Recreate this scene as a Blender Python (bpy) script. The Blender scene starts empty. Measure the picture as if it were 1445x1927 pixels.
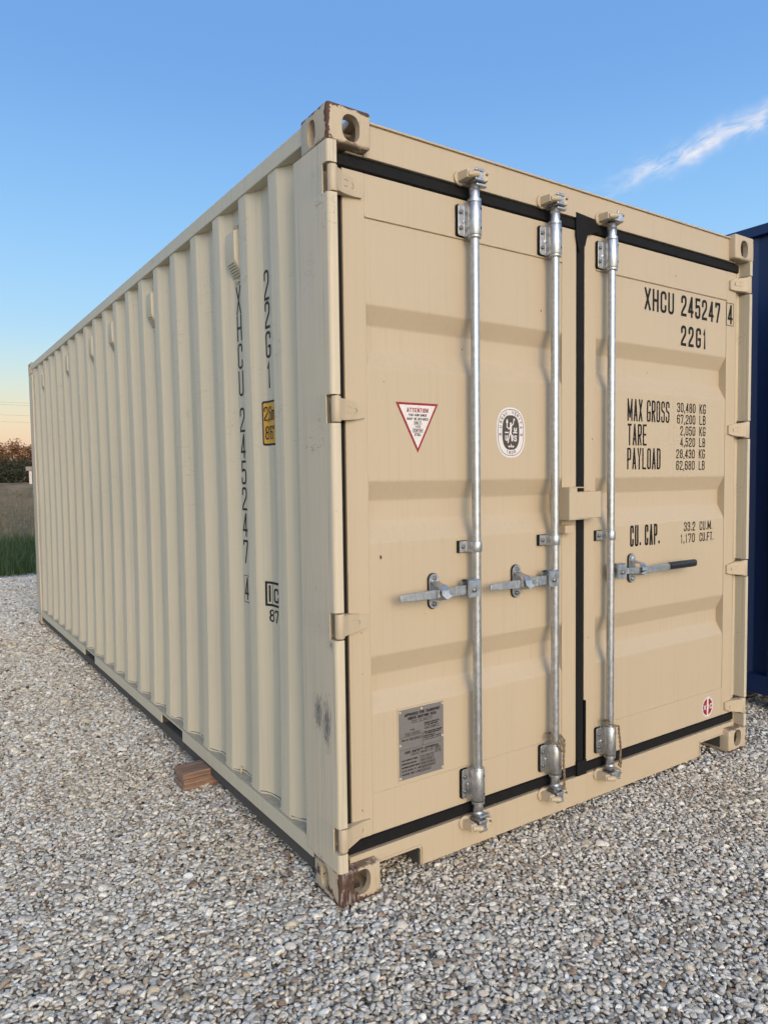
import bpy, bmesh, math, random
import numpy as np
from mathutils import Vector, Matrix, noise as mnoise

random.seed(7)
rng = np.random.default_rng(11)
SC = bpy.context.scene
COL = SC.collection
R = math.radians

# ------------------------------------------------------------------ camera
CAM = Vector((-1.14890, -2.01539, 1.41570))
YAW, PITCH, ROLL = 0.605476, -0.055854, -0.012265
fwd = Vector((math.sin(YAW) * math.cos(PITCH), math.cos(YAW) * math.cos(PITCH), math.sin(PITCH)))
rt = Vector((math.cos(YAW), -math.sin(YAW), 0))
up = rt.cross(fwd)
rt2 = rt * math.cos(ROLL) + up * math.sin(ROLL)
up2 = up * math.cos(ROLL) - rt * math.sin(ROLL)
cd = bpy.data.cameras.new('camera')
cam = bpy.data.objects.new('camera', cd)
COL.objects.link(cam)
m = Matrix((rt2, up2, -fwd)).transposed().to_4x4()
m.translation = CAM
cam.matrix_world = m
cd.sensor_fit = 'VERTICAL'
cd.sensor_height = 36.0
cd.sensor_width = 27.0
cd.lens = 1363.846 / 1927 * 36
cd.shift_x, cd.shift_y = -24.546 / 1927, 13.069 / 1927
cd.clip_end = 5000
cd.clip_start = 0.05
SC.camera = cam

# ------------------------------------------------------------------ sky, sun, exposure
SUN_EL, SUN_AZ = R(21.0), R(192.0)          # azimuth measured from +y towards +x
to_sun = Vector((math.sin(SUN_AZ) * math.cos(SUN_EL), math.cos(SUN_AZ) * math.cos(SUN_EL), math.sin(SUN_EL)))
world = bpy.data.worlds.new('World')
SC.world = world
world.use_nodes = True
wt = world.node_tree
wn, wl = wt.nodes, wt.links


def wnode(kind, **kw):
    n = wn.new(kind)
    for k, v in kw.items():
        setattr(n, k, v)
    return n


def wmath(op, a, b=None, c=None, clamp=False):
    n = wnode('ShaderNodeMath', operation=op, use_clamp=clamp)
    for i, v in enumerate((a, b, c)):
        if v is None:
            continue
        if isinstance(v, (int, float)):
            n.inputs[i].default_value = v
        else:
            wl.new(v, n.inputs[i])
    return n.outputs[0]


def wdot(vec, d):
    n = wnode('ShaderNodeVectorMath', operation='DOT_PRODUCT')
    wl.new(vec, n.inputs[0])
    n.inputs[1].default_value = d
    return n.outputs['Value']


sky = wnode('ShaderNodeTexSky', sky_type='NISHITA')
sky.sun_disc = False
sky.sun_elevation = SUN_EL
sky.sun_rotation = SUN_AZ
sky.air_density, sky.dust_density, sky.ozone_density = 1.0, 1.0, 2.0
tc = wnode('ShaderNodeTexCoord')
DIR = tc.outputs['Generated']
ez = wdot(DIR, (0, 0, 1))
ramp = wnode('ShaderNodeValToRGB')
ramp.color_ramp.interpolation = 'B_SPLINE'
stops = [(0.0, (.80, .49, .44)), (0.03, (.88, .57, .44)), (0.065, (.92, .73, .48)), (0.10, (.80, .80, .62)), (0.14, (.62, .81, .83)),
         (0.19, (.45, .73, .96)), (0.28, (.325, .62, .97)), (0.38, (.24, .50, .90)), (0.48, (.172, .385, .80)), (0.64, (.165, .36, .74)), (1.0, (.44, .52, .66))]
els = ramp.color_ramp.elements
els[0].position, els[0].color = stops[0][0], (*stops[0][1], 1)
els[1].position, els[1].color = stops[1][0], (*stops[1][1], 1)
for p_, c_ in stops[2:]:
    e_ = els.new(p_)
    e_.color = (*c_, 1)
wl.new(ez, ramp.inputs[0])
EXPO = 1.35                                    # stops
GAIN = 2 ** -EXPO / 0.1                       # the gradient is written as it shows in the picture
grad = wnode('ShaderNodeVectorMath', operation='SCALE')
wl.new(ramp.outputs[0], grad.inputs[0])
grad.inputs['Scale'].default_value = GAIN
facing = wdot(DIR, (math.sin(SUN_AZ), math.cos(SUN_AZ), 0))
mr = wnode('ShaderNodeMapRange', interpolation_type='SMOOTHSTEP')
wl.new(facing, mr.inputs[0])
mr.inputs[1].default_value, mr.inputs[2].default_value = -0.25, 0.60
mix = wnode('ShaderNodeMix', data_type='RGBA')
wl.new(mr.outputs[0], mix.inputs['Factor'])
wl.new(grad.outputs[0], mix.inputs['A'])
wl.new(sky.outputs[0], mix.inputs['B'])


def direction(az, el):
    az, el = R(az), R(el)
    return Vector((math.sin(az) * math.cos(el), math.cos(az) * math.cos(el), math.sin(el)))


# one wisp of cirrus low over the far container
c0, c1 = direction(49.0, 19.6), direction(64.0, 24.0)
cu = (c1 - c0).normalized()
cw = (c0 + c1).normalized()
cv = cw.cross(cu).normalized()
if cv.z < 0:
    cv = -cv
U = wmath('DIVIDE', wmath('SUBTRACT', wdot(DIR, cu), c0.dot(cu)), (c1 - c0).length)      # 0..1 along the wisp
V = wmath('DIVIDE', wmath('SUBTRACT', wdot(DIR, cv), (c0.dot(cv) + c1.dot(cv)) / 2), 0.0130)
comb = wnode('ShaderNodeCombineXYZ')
wl.new(wmath('MULTIPLY', U, 3.4), comb.inputs[0])
wl.new(wmath('MULTIPLY', V, 0.5), comb.inputs[1])
ns1 = wnode('ShaderNodeTexNoise')
ns1.inputs['Scale'].default_value = 1.6
ns1.inputs['Detail'].default_value = 9
ns1.inputs['Roughness'].default_value = .62
ns1.inputs['Distortion'].default_value = .5
wl.new(comb.outputs[0], ns1.inputs['Vector'])
ns2 = wnode('ShaderNodeTexNoise')
ns2.inputs['Scale'].default_value = 5.5
ns2.inputs['Detail'].default_value = 2
wl.new(U, ns2.inputs['Vector'])
wob = wmath('MULTIPLY', wmath('SUBTRACT', ns2.outputs[0], .5), 2.0)
Vw = wmath('ADD', V, wob)
core = wmath('EXPONENT', wmath('MULTIPLY', wmath('MULTIPLY', Vw, Vw), -1.3))
ends = wmath('MULTIPLY', wmath('MULTIPLY_ADD', U, 1.9, .06, clamp=True), wmath('MULTIPLY_ADD', U, -2.2, 3.4, clamp=True))
tex = wmath('MULTIPLY_ADD', ns1.outputs[0], 3.6, -1.40, clamp=True)
front_ = wmath('GREATER_THAN', wdot(DIR, cw), .5)
cl = wmath('MULTIPLY', wmath('MULTIPLY', wmath('MULTIPLY', core, ends), wmath('MULTIPLY', tex, .95)), front_, clamp=True)
mix2 = wnode('ShaderNodeMix', data_type='RGBA')
wl.new(cl, mix2.inputs['Factor'])
wl.new(mix.outputs['Result'], mix2.inputs['A'])
mix2.inputs['B'].default_value = (.97 * GAIN, .92 * GAIN, .93 * GAIN, 1)
bg = wn['Background']
wl.new(mix2.outputs['Result'], bg.inputs[0])
bg.inputs[1].default_value = 0.1

sd = bpy.data.lights.new('sun', 'SUN')
sun = bpy.data.objects.new('sun', sd)
COL.objects.link(sun)
sd.energy = 0.5
sd.angle = R(30)
sd.color = (1.0, .76, .52)
sun.rotation_euler = to_sun.to_track_quat('Z', 'Y').to_euler()

SC.view_settings.view_transform = 'Standard'
SC.view_settings.look = 'None'
SC.view_settings.exposure = EXPO
SC.view_settings.gamma = 1
SC.view_settings.use_curve_mapping = False
SC.render.engine = 'CYCLES'
SC.cycles.use_denoising = True
SC.cycles.max_bounces = 6

# ------------------------------------------------------------------ material helpers


class Mat:
    def __init__(s, name, rough=.6, metal=0.0):
        s.m = bpy.data.materials.new(name)
        s.m.use_nodes = True
        s.t = s.m.node_tree
        s.b = s.t.nodes['Principled BSDF']
        s.b.inputs['Roughness'].default_value = rough
        s.b.inputs['Metallic'].default_value = metal
        s.tc = s.t.nodes.new('ShaderNodeTexCoord')
        s.pos = s.tc.outputs['Object']

    def n(s, kind, **kw):
        x = s.t.nodes.new(kind)
        for k, v in kw.items():
            setattr(x, k, v)
        return x

    def put(s, v, sock):
        if isinstance(v, (int, float)):
            sock.default_value = v
        elif isinstance(v, tuple):
            sock.default_value = v if len(v) == len(sock.default_value) else (*v, 1)
        else:
            s.t.links.new(v, sock)

    def math(s, op, a, b=None, c=None, clamp=False):
        x = s.n('ShaderNodeMath', operation=op, use_clamp=clamp)
        for i, v in enumerate((a, b, c)):
            if v is not None:
                s.put(v, x.inputs[i])
        return x.outputs[0]

    def scale(s, vec, k):
        x = s.n('ShaderNodeVectorMath', operation='MULTIPLY')
        s.put(vec, x.inputs[0])
        x.inputs[1].default_value = k
        return x.outputs[0]

    def noise(s, sc, detail=3, rough=.5, vec=None, dist=0):
        x = s.n('ShaderNodeTexNoise')
        s.put(vec if vec is not None else s.pos, x.inputs['Vector'])
        x.inputs['Scale'].default_value = sc
        x.inputs['Detail'].default_value = detail
        x.inputs['Roughness'].default_value = rough
        x.inputs['Distortion'].default_value = dist
        return x.outputs['Fac']

    def step(s, v, lo, hi):
        x = s.n('ShaderNodeMapRange', interpolation_type='SMOOTHSTEP')
        s.put(v, x.inputs[0])
        s.put(lo, x.inputs[1])
        s.put(hi, x.inputs[2])
        return x.outputs[0]

    def mix(s, f, a, b, blend='MIX'):
        x = s.n('ShaderNodeMix', data_type='RGBA', blend_type=blend)
        s.put(f, x.inputs['Factor'])
        s.put(a, x.inputs['A'])
        s.put(b, x.inputs['B'])
        return x.outputs['Result']

    def color(s, v):
        s.put(v, s.b.inputs['Base Color'])

    def rough(s, v):
        s.put(v, s.b.inputs['Roughness'])

    def bump(s, h, strength=.2, dist=.002):
        x = s.n('ShaderNodeBump')
        x.inputs['Strength'].default_value = strength
        x.inputs['Distance'].default_value = dist
        s.put(h, x.inputs['Height'])
        s.t.links.new(x.outputs[0], s.b.inputs['Normal'])

    def sep(s, vec=None):
        x = s.n('ShaderNodeSeparateXYZ')
        s.put(vec if vec is not None else s.pos, x.inputs[0])
        return x.outputs

    def prop(s, name):
        x = s.n('ShaderNodeAttribute', attribute_type='OBJECT', attribute_name=name)
        return x.outputs['Fac']


def paint_layers(M, base, dust=1.0):
    """weathered container enamel: runs, dust, grime specks, orange peel"""
    P = M.pos
    big = M.noise(1.1, 4, .6)
    runs = M.noise(1.0, 5, .65, M.scale(P, (70, 70, .9)))
    fine = M.noise(1.0, 4, .6, M.scale(P, (260, 260, 2.2)))
    mott = M.noise(28, 4, .7)
    c = M.mix(M.math('MULTIPLY', M.step(big, .35, .75), .5 * dust), base, tuple(v * .90 for v in base))
    c = M.mix(M.math('MULTIPLY', M.step(runs, .5, .72), .22 * dust), c, tuple(v * k for v, k in zip(base, (.66, .68, .68))))
    c = M.mix(M.math('MULTIPLY', M.step(fine, .56, .78), .16 * dust), c, tuple(v * k for v, k in zip(base, (.6, .6, .58))))
    c = M.mix(M.math('MULTIPLY', M.step(mott, .55, .8), .12 * dust), c, tuple(v * .72 for v in base))
    # a few fly specks and chips
    v = M.n('ShaderNodeTexVoronoi', feature='F1')
    M.put(P, v.inputs['Vector'])
    v.inputs['Scale'].default_value = 7.0
    sz = M.math('MULTIPLY_ADD', M.sep(v.outputs['Color'])[0], .075, -.049)
    speck = M.math('LESS_THAN', v.outputs['Distance'], sz)
    c = M.mix(M.math('MULTIPLY', speck, .75), c, (.09, .06, .045))
    return c, runs, mott


def scratches(M, seed_vec, k=(3.0, 3.0, 40.0), dens=.06):
    """thin curved scuff lines: the zero crossing of a warped noise, broken up by another"""
    a = M.noise(2.2, 2, .4, M.scale(M.pos, k), .8)
    line = M.math('SUBTRACT', 1.0, M.step(M.math('ABSOLUTE', M.math('SUBTRACT', a, .5)), .003, .010))
    gate = M.step(M.noise(3.1, 3, .6, M.scale(M.pos, seed_vec)), .55, .62)
    return M.math('MULTIPLY', line, gate)


BEIGE = (.478, .386, .266)
BEIGE_SHADE_SIDE = (.585, .515, .375)  # door enamel again, lightened and greyed for the light on the shaded side
BEIGE_SHADE_POST = (.555, .478, .350)  # same enamel, part of the side's cooler light put into the colour

M = Mat('beige_paint', .48)
c, runs, mott = paint_layers(M, BEIGE, .75)
M.color(c)
M.rough(M.math('MULTIPLY_ADD', mott, .25, .36))
M.bump(M.math('ADD', M.noise(160, 2, .5), M.math('MULTIPLY', M.noise(3.0, 2), 4.0)), .12, .0012)
PAINT = M.m

M = Mat('beige_paint_shade_side', .5)
c, runs, mott = paint_layers(M, BEIGE_SHADE_SIDE, 1.1)
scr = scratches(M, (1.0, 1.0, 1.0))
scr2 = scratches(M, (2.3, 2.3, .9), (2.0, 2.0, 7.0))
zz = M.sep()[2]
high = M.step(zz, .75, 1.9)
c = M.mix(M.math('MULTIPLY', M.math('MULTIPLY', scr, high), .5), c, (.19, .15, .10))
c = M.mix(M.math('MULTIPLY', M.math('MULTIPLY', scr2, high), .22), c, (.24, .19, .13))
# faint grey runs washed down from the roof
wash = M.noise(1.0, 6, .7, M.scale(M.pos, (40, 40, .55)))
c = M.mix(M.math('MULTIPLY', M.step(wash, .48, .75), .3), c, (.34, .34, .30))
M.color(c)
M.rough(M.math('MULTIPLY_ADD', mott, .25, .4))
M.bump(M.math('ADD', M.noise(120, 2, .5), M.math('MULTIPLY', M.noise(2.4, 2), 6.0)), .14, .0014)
SHADE_SIDE_PAINT = M.m

# corner post: the same enamel toned for its shaded face, with scuffs and two black scrapes
M = Mat('beige_paint_shade_post', .5)
c, runs, mott = paint_layers(M, BEIGE_SHADE_POST, 1.2)
vert = M.noise(1.0, 6, .7, M.scale(M.pos, (110, 110, 1.1)))
c = M.mix(M.math('MULTIPLY', M.step(vert, .54, .66), .5), c, (.24, .23, .19))
scr = scratches(M, (1.7, 1.7, 1.2), (4, 4, 14))
c = M.mix(M.math('MULTIPLY', scr, .6), c, (.22, .16, .10))
X, Y, Z = M.sep()
d1 = M.math('SQRT', M.math('ADD', M.math('POWER', M.math('MULTIPLY', M.math('SUBTRACT', Y, .068), 15), 2),
                           M.math('POWER', M.math('MULTIPLY', M.math('SUBTRACT', Z, .60), 5.0), 2)))
d2 = M.math('SQRT', M.math('ADD', M.math('POWER', M.math('MULTIPLY', M.math('SUBTRACT', Y, .125), 14), 2),
                           M.math('POWER', M.math('MULTIPLY', M.math('SUBTRACT', Z, .63), 6.5), 2)))
d3 = M.math('SQRT', M.math('ADD', M.math('POWER', M.math('MULTIPLY', M.math('SUBTRACT', Y, .034), 22), 2),
                           M.math('POWER', M.math('MULTIPLY', M.math('SUBTRACT', Z, .875), 20.0), 2)))
near = M.math('MINIMUM', M.math('MINIMUM', d1, d2), M.math('ADD', d3, .1))
smear = M.noise(1.0, 6, .75, M.scale(M.pos, (300, 300, 26)))
scuff = M.math('MULTIPLY', M.step(M.math('SUBTRACT', smear, M.math('MULTIPLY', near, .34)), .375, .44), M.math('LESS_THAN', X, .4))
c = M.mix(M.math('MULTIPLY', scuff, .9), c, (.085, .085, .088))
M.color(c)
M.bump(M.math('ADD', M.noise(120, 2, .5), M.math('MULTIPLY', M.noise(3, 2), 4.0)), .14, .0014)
SHADE_POST_PAINT = M.m

# cast corner blocks: paint worn to rust along the outer edges (local origin at the outer corner)
M = Mat('beige_casting_paint', .55)
c, runs, mott = paint_layers(M, BEIGE, 1.0)
X, Y, Z = (M.math('ABSOLUTE', q) for q in M.sep())
med = M.math('MAXIMUM', M.math('MINIMUM', X, Y), M.math('MINIMUM', M.math('MAXIMUM', X, Y), Z))
nz = M.noise(42, 6, .72)
nz2 = M.noise(9, 4, .6)
edge = M.math('SUBTRACT', M.math('MULTIPLY_ADD', nz, .05, M.math('MULTIPLY', nz2, .03)), .046)
rust = M.step(M.math('SUBTRACT', M.math('MULTIPLY_ADD', M.prop('rust'), .022, edge), med), .0, .004)
joint = M.step(M.math('ADD', Z, M.math('MULTIPLY_ADD', nz, .05, M.math('MULTIPLY_ADD', nz2, .04, -.045))), .108, .116)
rust = M.math('MAXIMUM', rust, M.math('MULTIPLY', joint, M.math('MULTIPLY', M.prop('rust'), .8)))
# scraped-off patch on the face (only where the block carries it)
patch = M.math('MULTIPLY', M.step(M.math('MULTIPLY_ADD', M.noise(16, 6, .75), .05, .052), X, M.math('ADD', X, .006)), M.prop('scrape'))
patch = M.math('MULTIPLY', patch, M.math('MAXIMUM', M.math('LESS_THAN', Y, .0095), M.step(M.noise(22, 5, .7), .56, .60)))
streak = M.math('MULTIPLY_ADD', M.noise(1.0, 4, .7, M.scale(M.pos, (330, 40, 14))), .55, M.math('MULTIPLY', M.noise(1.0, 3, .6, M.scale(M.pos, (45, 45, 22))), .45))
rc = M.mix(M.noise(60, 5, .7), (.042, .022, .016), (.115, .055, .034))
rcs = M.mix(M.step(streak, .50, .61), M.mix(.35, rc, (.050, .020, .014)), (.29, .255, .23))
spill = M.math('MULTIPLY', M.step(M.noise(1.0, 5, .7, M.scale(M.pos, (60, 60, 8))), .56, .72), M.prop('rust'))
c = M.mix(M.math('MULTIPLY', spill, .45), c, (.23, .12, .06))
c = M.mix(rust, c, rc)
c = M.mix(patch, c, rcs)
M.color(c)
M.rough(M.math('MULTIPLY_ADD', rust, .3, .5))
M.bump(M.math('ADD', M.noise(70, 4, .6), M.math('MULTIPLY', rust, -.8)), .3, .0015)
CAST_PAINT = M.m

# navy container
M = Mat('navy_paint', .42)
c, runs, mott = paint_layers(M, (.0035, .021, .092), .8)
M.color(c)
M.bump(M.noise(150, 2), .1, .001)
NAVY = M.m

M = Mat('black_rubber', .75)
M.b.inputs['Specular IOR Level'].default_value = .2
M.color(M.mix(M.noise(1, 4, .6, M.scale(M.pos, (30, 30, 30))), (.0055, .0055, .006), (.012, .0115, .0115)))
M.bump(M.noise(200, 2), .1, .001)
RUBBER = M.m

M = Mat('galvanised_steel', .32, 1.0)
sp = M.noise(55, 4, .65)
st = M.noise(1.0, 4, .6, M.scale(M.pos, (150, 150, 6)))
c = M.mix(M.step(sp, .35, .7), (.43, .445, .465), (.57, .58, .59))
c = M.mix(M.math('MULTIPLY', M.step(st, .56, .75), .4), c, (.36, .35, .33))
dr = M.step(M.noise(120, 5, .75), .62, .72)
c = M.mix(M.math('MULTIPLY', dr, .45), c, (.24, .22, .2))
M.color(c)
M.rough(M.math('MULTIPLY_ADD', sp, .30, .29))
M.bump(M.noise(90, 3), .08, .001)
GALV = M.m

M = Mat('dark_bolt_steel', .45, .9)
M.color(M.mix(M.noise(200, 3), (.16, .155, .15), (.30, .29, .28)))
BOLT = M.m

M = Mat('black_lettering', .6)
M.b.inputs['Specular IOR Level'].default_value = .15
c = M.mix(M.math('MULTIPLY', M.step(M.noise(120, 5, .8), .6, .7), .25), (.012, .012, .013), (.10, .085, .065))
M.color(c)
INK = M.m
M = Mat('worn_side_lettering', .65)
M.b.inputs['Specular IOR Level'].default_value = .2
hz = M.step(M.sep()[2], 1.45, 2.1)
wear = M.math('MULTIPLY', M.step(M.noise(70, 5, .75), .35, .75), M.math('MULTIPLY_ADD', hz, .3, .08))
M.color(M.mix(wear, (.020, .023, .027), (.20, .19, .16)))
INK_SIDE = M.m


def flat_mat(name, rgb, rough=.5, metal=0.0, var=.12, sc=60):
    M = Mat(name, rough, metal)
    M.color(M.mix(M.noise(sc, 4, .6), tuple(v * (1 - var) for v in rgb), tuple(v * (1 + var) for v in rgb)))
    return M.m


STK_WHITE = flat_mat('sticker_white', (.66, .62, .60), .4)
STK_RED = flat_mat('sticker_red', (.27, .008, .014), .5)
STK_BROWN = flat_mat('sticker_brown', (.055, .04, .03), .45)
STK_YELLOW = flat_mat('sticker_yellow', (.60, .32, .03), .45)
PLATE = flat_mat('stamped_plate_metal', (.19, .175, .168), .55, .25)
GRIP = flat_mat('black_vinyl_grip', (.012, .012, .013), .3)
ROPE = flat_mat('hemp_rope', (.20, .15, .085), .9, 0, .35, 300)
UNDER = flat_mat('grime_and_underside_shade', (.066, .060, .052), .9)  # grime on the seam; below the body its dark tone paints in the shade
DUSTY = flat_mat('dusty_ledge_paint', (.36, .325, .25), .8, 0, .35, 40)

M = Mat('weathered_lumber', .85)
g = M.noise(1, 6, .7, M.scale(M.pos, (6, 90, 90)), .6)
c = M.mix(M.step(g, .3, .7), (.16, .092, .062), (.34, .215, .148))
c = M.mix(M.math('MULTIPLY', M.step(M.noise(14, 5, .7), .52, .7), .5), c, (.13, .105, .085))
M.color(c)
M.bump(g, .6, .004)
WOOD = M.m

# pebbles
M = Mat('pebble_stone', .72)
at = M.n('ShaderNodeAttribute', attribute_type='INSTANCER', attribute_name='tint')
oi = M.n('ShaderNodeObjectInfo')
vv = M.n('ShaderNodeVectorMath', operation='ADD')
M.put(M.pos, vv.inputs[0])
M.put(oi.outputs['Random'], vv.inputs[1])
c = M.mix(M.math('MULTIPLY', M.step(M.noise(1.7, 5, .7, vv.outputs[0]), .46, .74), .30), at.outputs['Color'], (.30, .25, .19))
c = M.mix(M.math('MULTIPLY', M.step(M.noise(3.5, 4, .7, vv.outputs[0], 1.5), .56, .62), .25), c, (.66, .64, .60))
M.color(c)
M.bump(M.noise(6, 4, .6), .25, .06)
STONE = M.m

# ground sheets
M = Mat('packed_gravel', .95)
v = M.n('ShaderNodeTexVoronoi', feature='F1')
M.put(M.pos, v.inputs['Vector'])
v.inputs['Scale'].default_value = 42
shade = M.mix(M.sep(v.outputs['Color'])[0], (.30, .28, .25), (.58, .56, .52))
c = M.mix(M.step(v.outputs['Distance'], .45, .9), shade, (.09, .082, .07))
M.color(c)
M.bump(M.math('MULTIPLY', v.outputs['Distance'], -1.0), .8, .02)
BED = M.m

M = Mat('dry_field_grass', .95)
X, Y, Z = M.sep()
n1 = M.noise(.22, 5, .65)
n2 = M.noise(1.0, 5, .7, M.scale(M.pos, (2.2, .5, 1)))
n3 = M.noise(9, 4, .7)
dry = M.step(M.math('MULTIPLY_ADD', n1, 26, Y), 30, 62)
c = M.mix(dry, (.105, .105, .048), (.36, .245, .135))
n4 = M.noise(1.0, 5, .7, M.scale(M.pos, (.5, .16, 1)))
c = M.mix(M.math('MULTIPLY', M.step(n4, .42, .62), .75), c, (.075, .078, .036))
c = M.mix(M.math('MULTIPLY', M.step(n2, .45, .7), .5), c, (.10, .09, .045))
c = M.mix(M.math('MULTIPLY', M.step(n3, .4, .75), .5), c, (.26, .195, .105))
M.color(c)
M.bump(M.math('ADD', n3, n2), 1.0, .12)
FIELD = M.m


def leaf_mat(name, a, b, rough=.6, trans=.25):
    M = Mat(name, rough)
    at = M.n('ShaderNodeAttribute', attribute_type='GEOMETRY', attribute_name='leaf')
    M.color(M.mix(at.outputs['Fac'], a, b))
    if trans:
        M.b.inputs['Transmission Weight'].default_value = 0
        M.b.inputs['Subsurface Weight'].default_value = 0
    return M.m


LEAF_RUST = leaf_mat('autumn_leaves', (.085, .042, .013), (.30, .125, .030))
LEAF_DARK = leaf_mat('dark_scrub_leaves', (.020, .026, .012), (.060, .066, .028))
LEAF_GREEN = leaf_mat('fresh_leaves', (.035, .085, .020), (.085, .17, .045))
GRASS = leaf_mat('tall_grass_blades', (.016, .040, .010), (.055, .100, .026))
STRAW = leaf_mat('straw_blades', (.10, .085, .045), (.26, .19, .11))
BARK = flat_mat('bark', (.07, .055, .04), .9, 0, .4, 30)
POLE_WOOD = flat_mat('pole_wood', (.10, .075, .055), .9, 0, .3, 20)
WIRE = flat_mat('wire_aluminium', (.30, .27, .26), .6)
WHITE_POST = flat_mat('white_post_paint', (.55, .50, .46), .6)
SUNLIT_ORANGE = flat_mat('box_paint_sunlit', (.75, .22, .08), .5)  # low warm sun on the box, put into its colour

# ------------------------------------------------------------------ mesh helpers


class MB:
    """collects pieces of ONE object's mesh"""

    def __init__(s):
        s.v, s.f, s.attr = [], [], []

    def add(s, vs, fs):
        k = len(s.v)
        s.v += [tuple(p) for p in vs]
        s.f += [tuple(i + k for i in f) for f in fs]

    def box(s, x0, x1, y0, y1, z0, z1):
        x0, x1 = sorted((x0, x1)); y0, y1 = sorted((y0, y1)); z0, z1 = sorted((z0, z1))
        s.add([(x0, y0, z0), (x1, y0, z0), (x1, y1, z0), (x0, y1, z0), (x0, y0, z1), (x1, y0, z1), (x1, y1, z1), (x0, y1, z1)],
              [(0, 3, 2, 1), (4, 5, 6, 7), (0, 1, 5, 4), (1, 2, 6, 5), (2, 3, 7, 6), (3, 0, 4, 7)])

    def hexa(s, lo, hi):
        """lo, hi: two quads (same winding) joined into a block"""
        n = len(lo)
        s.add(list(lo) + list(hi), [tuple(range(n))[::-1], tuple(range(n, 2 * n))] +
              [(i, (i + 1) % n, n + (i + 1) % n, n + i) for i in range(n)])

    def prism(s, poly, axis, a, b):
        """poly: 2-D outline in the two other axes (in x,y,z order), swept from a to b"""
        def P(q, t):
            r = list(q); r.insert(axis, t)
            return tuple(r)
        s.hexa([P(q, a) for q in poly], [P(q, b) for q in poly])

    def lathe(s, cx, cy, prof, seg=20, axis=2, cap=True):
        """prof: (radius, height) list turned round an axis through (cx, cy)"""
        vs, fs = [], []
        for r, h in prof:
            for i in range(seg):
                a = 2 * math.pi * i / seg
                q = [cx + r * math.cos(a), cy + r * math.sin(a)]
                q.insert(axis, h)
                vs.append(tuple(q))
        for j in range(len(prof) - 1):
            for i in range(seg):
                k = (i + 1) % seg
                fs.append((j * seg + i, j * seg + k, (j + 1) * seg + k, (j + 1) * seg + i))
        if cap:
            fs.append(tuple(range(seg))[::-1])
            fs.append(tuple((len(prof) - 1) * seg + i for i in range(seg)))
        s.add(vs, fs)

    def tube(s, pts, rad, seg=8, cap=True):
        pts = [Vector(p) for p in pts]
        rads = rad if isinstance(rad, (list, tuple)) else [rad] * len(pts)
        vs, fs = [], []
        t0 = (pts[1] - pts[0]).normalized()
        nrm = t0.orthogonal().normalized()
        for i, p in enumerate(pts):
            t = (pts[min(i + 1, len(pts) - 1)] - pts[max(i - 1, 0)]).normalized()
            nrm = (nrm - t * nrm.dot(t)).normalized()
            bn = t.cross(nrm)
            for k in range(seg):
                a = 2 * math.pi * k / seg
                vs.append(p + (nrm * math.cos(a) + bn * math.sin(a)) * rads[i])
        for i in range(len(pts) - 1):
            for k in range(seg):
                j = (k + 1) % seg
                fs.append((i * seg + k, i * seg + j, (i + 1) * seg + j, (i + 1) * seg + k))
        if cap:
            fs.append(tuple(range(seg))[::-1])
            fs.append(tuple((len(pts) - 1) * seg + k for k in range(seg)))
        s.add(vs, fs)

    def mapped(s, fn):
        s.v = [tuple(fn(*p)) for p in s.v]
        return s

    def build(s, name, mat, parent=None, bevel=0.0, smooth=35, seg=2, fix=True):
        me = bpy.data.meshes.new(name)
        me.from_pydata(s.v, [], s.f)
        if fix:
            bm = bmesh.new()
            bm.from_mesh(me)
            bmesh.ops.recalc_face_normals(bm, faces=bm.faces)
            bm.to_mesh(me)
            bm.free()
        if smooth:
            for p in me.polygons:
                p.use_smooth = True
            me.set_sharp_from_angle(angle=R(smooth))
        me.materials.append(mat)
        o = bpy.data.objects.new(name, me)
        COL.objects.link(o)
        if parent is not None:
            o.parent = parent
        if bevel:
            b = o.modifiers.new('bevel', 'BEVEL')
            b.width, b.segments, b.limit_method, b.angle_limit = bevel, seg, 'ANGLE', R(40)
            b.harden_normals = True
        return o


def thing(name, label, cat, loc=(0, 0, 0), group=None):
    o = bpy.data.objects.new(name, None)
    COL.objects.link(o)
    o.location = loc
    o['label'], o['category'] = label, cat
    if group:
        o['group'] = group
    return o


def tag(o, label=None, cat=None, group=None, kind=None):
    for k, v in (('label', label), ('category', cat), ('group', group), ('kind', kind)):
        if v:
            o[k] = v
    return o


def dup(o, parent=None):
    c = o.copy()
    COL.objects.link(c)
    c.parent = parent
    for ch in list(o.children):
        dup(ch, c)
    return c


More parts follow.
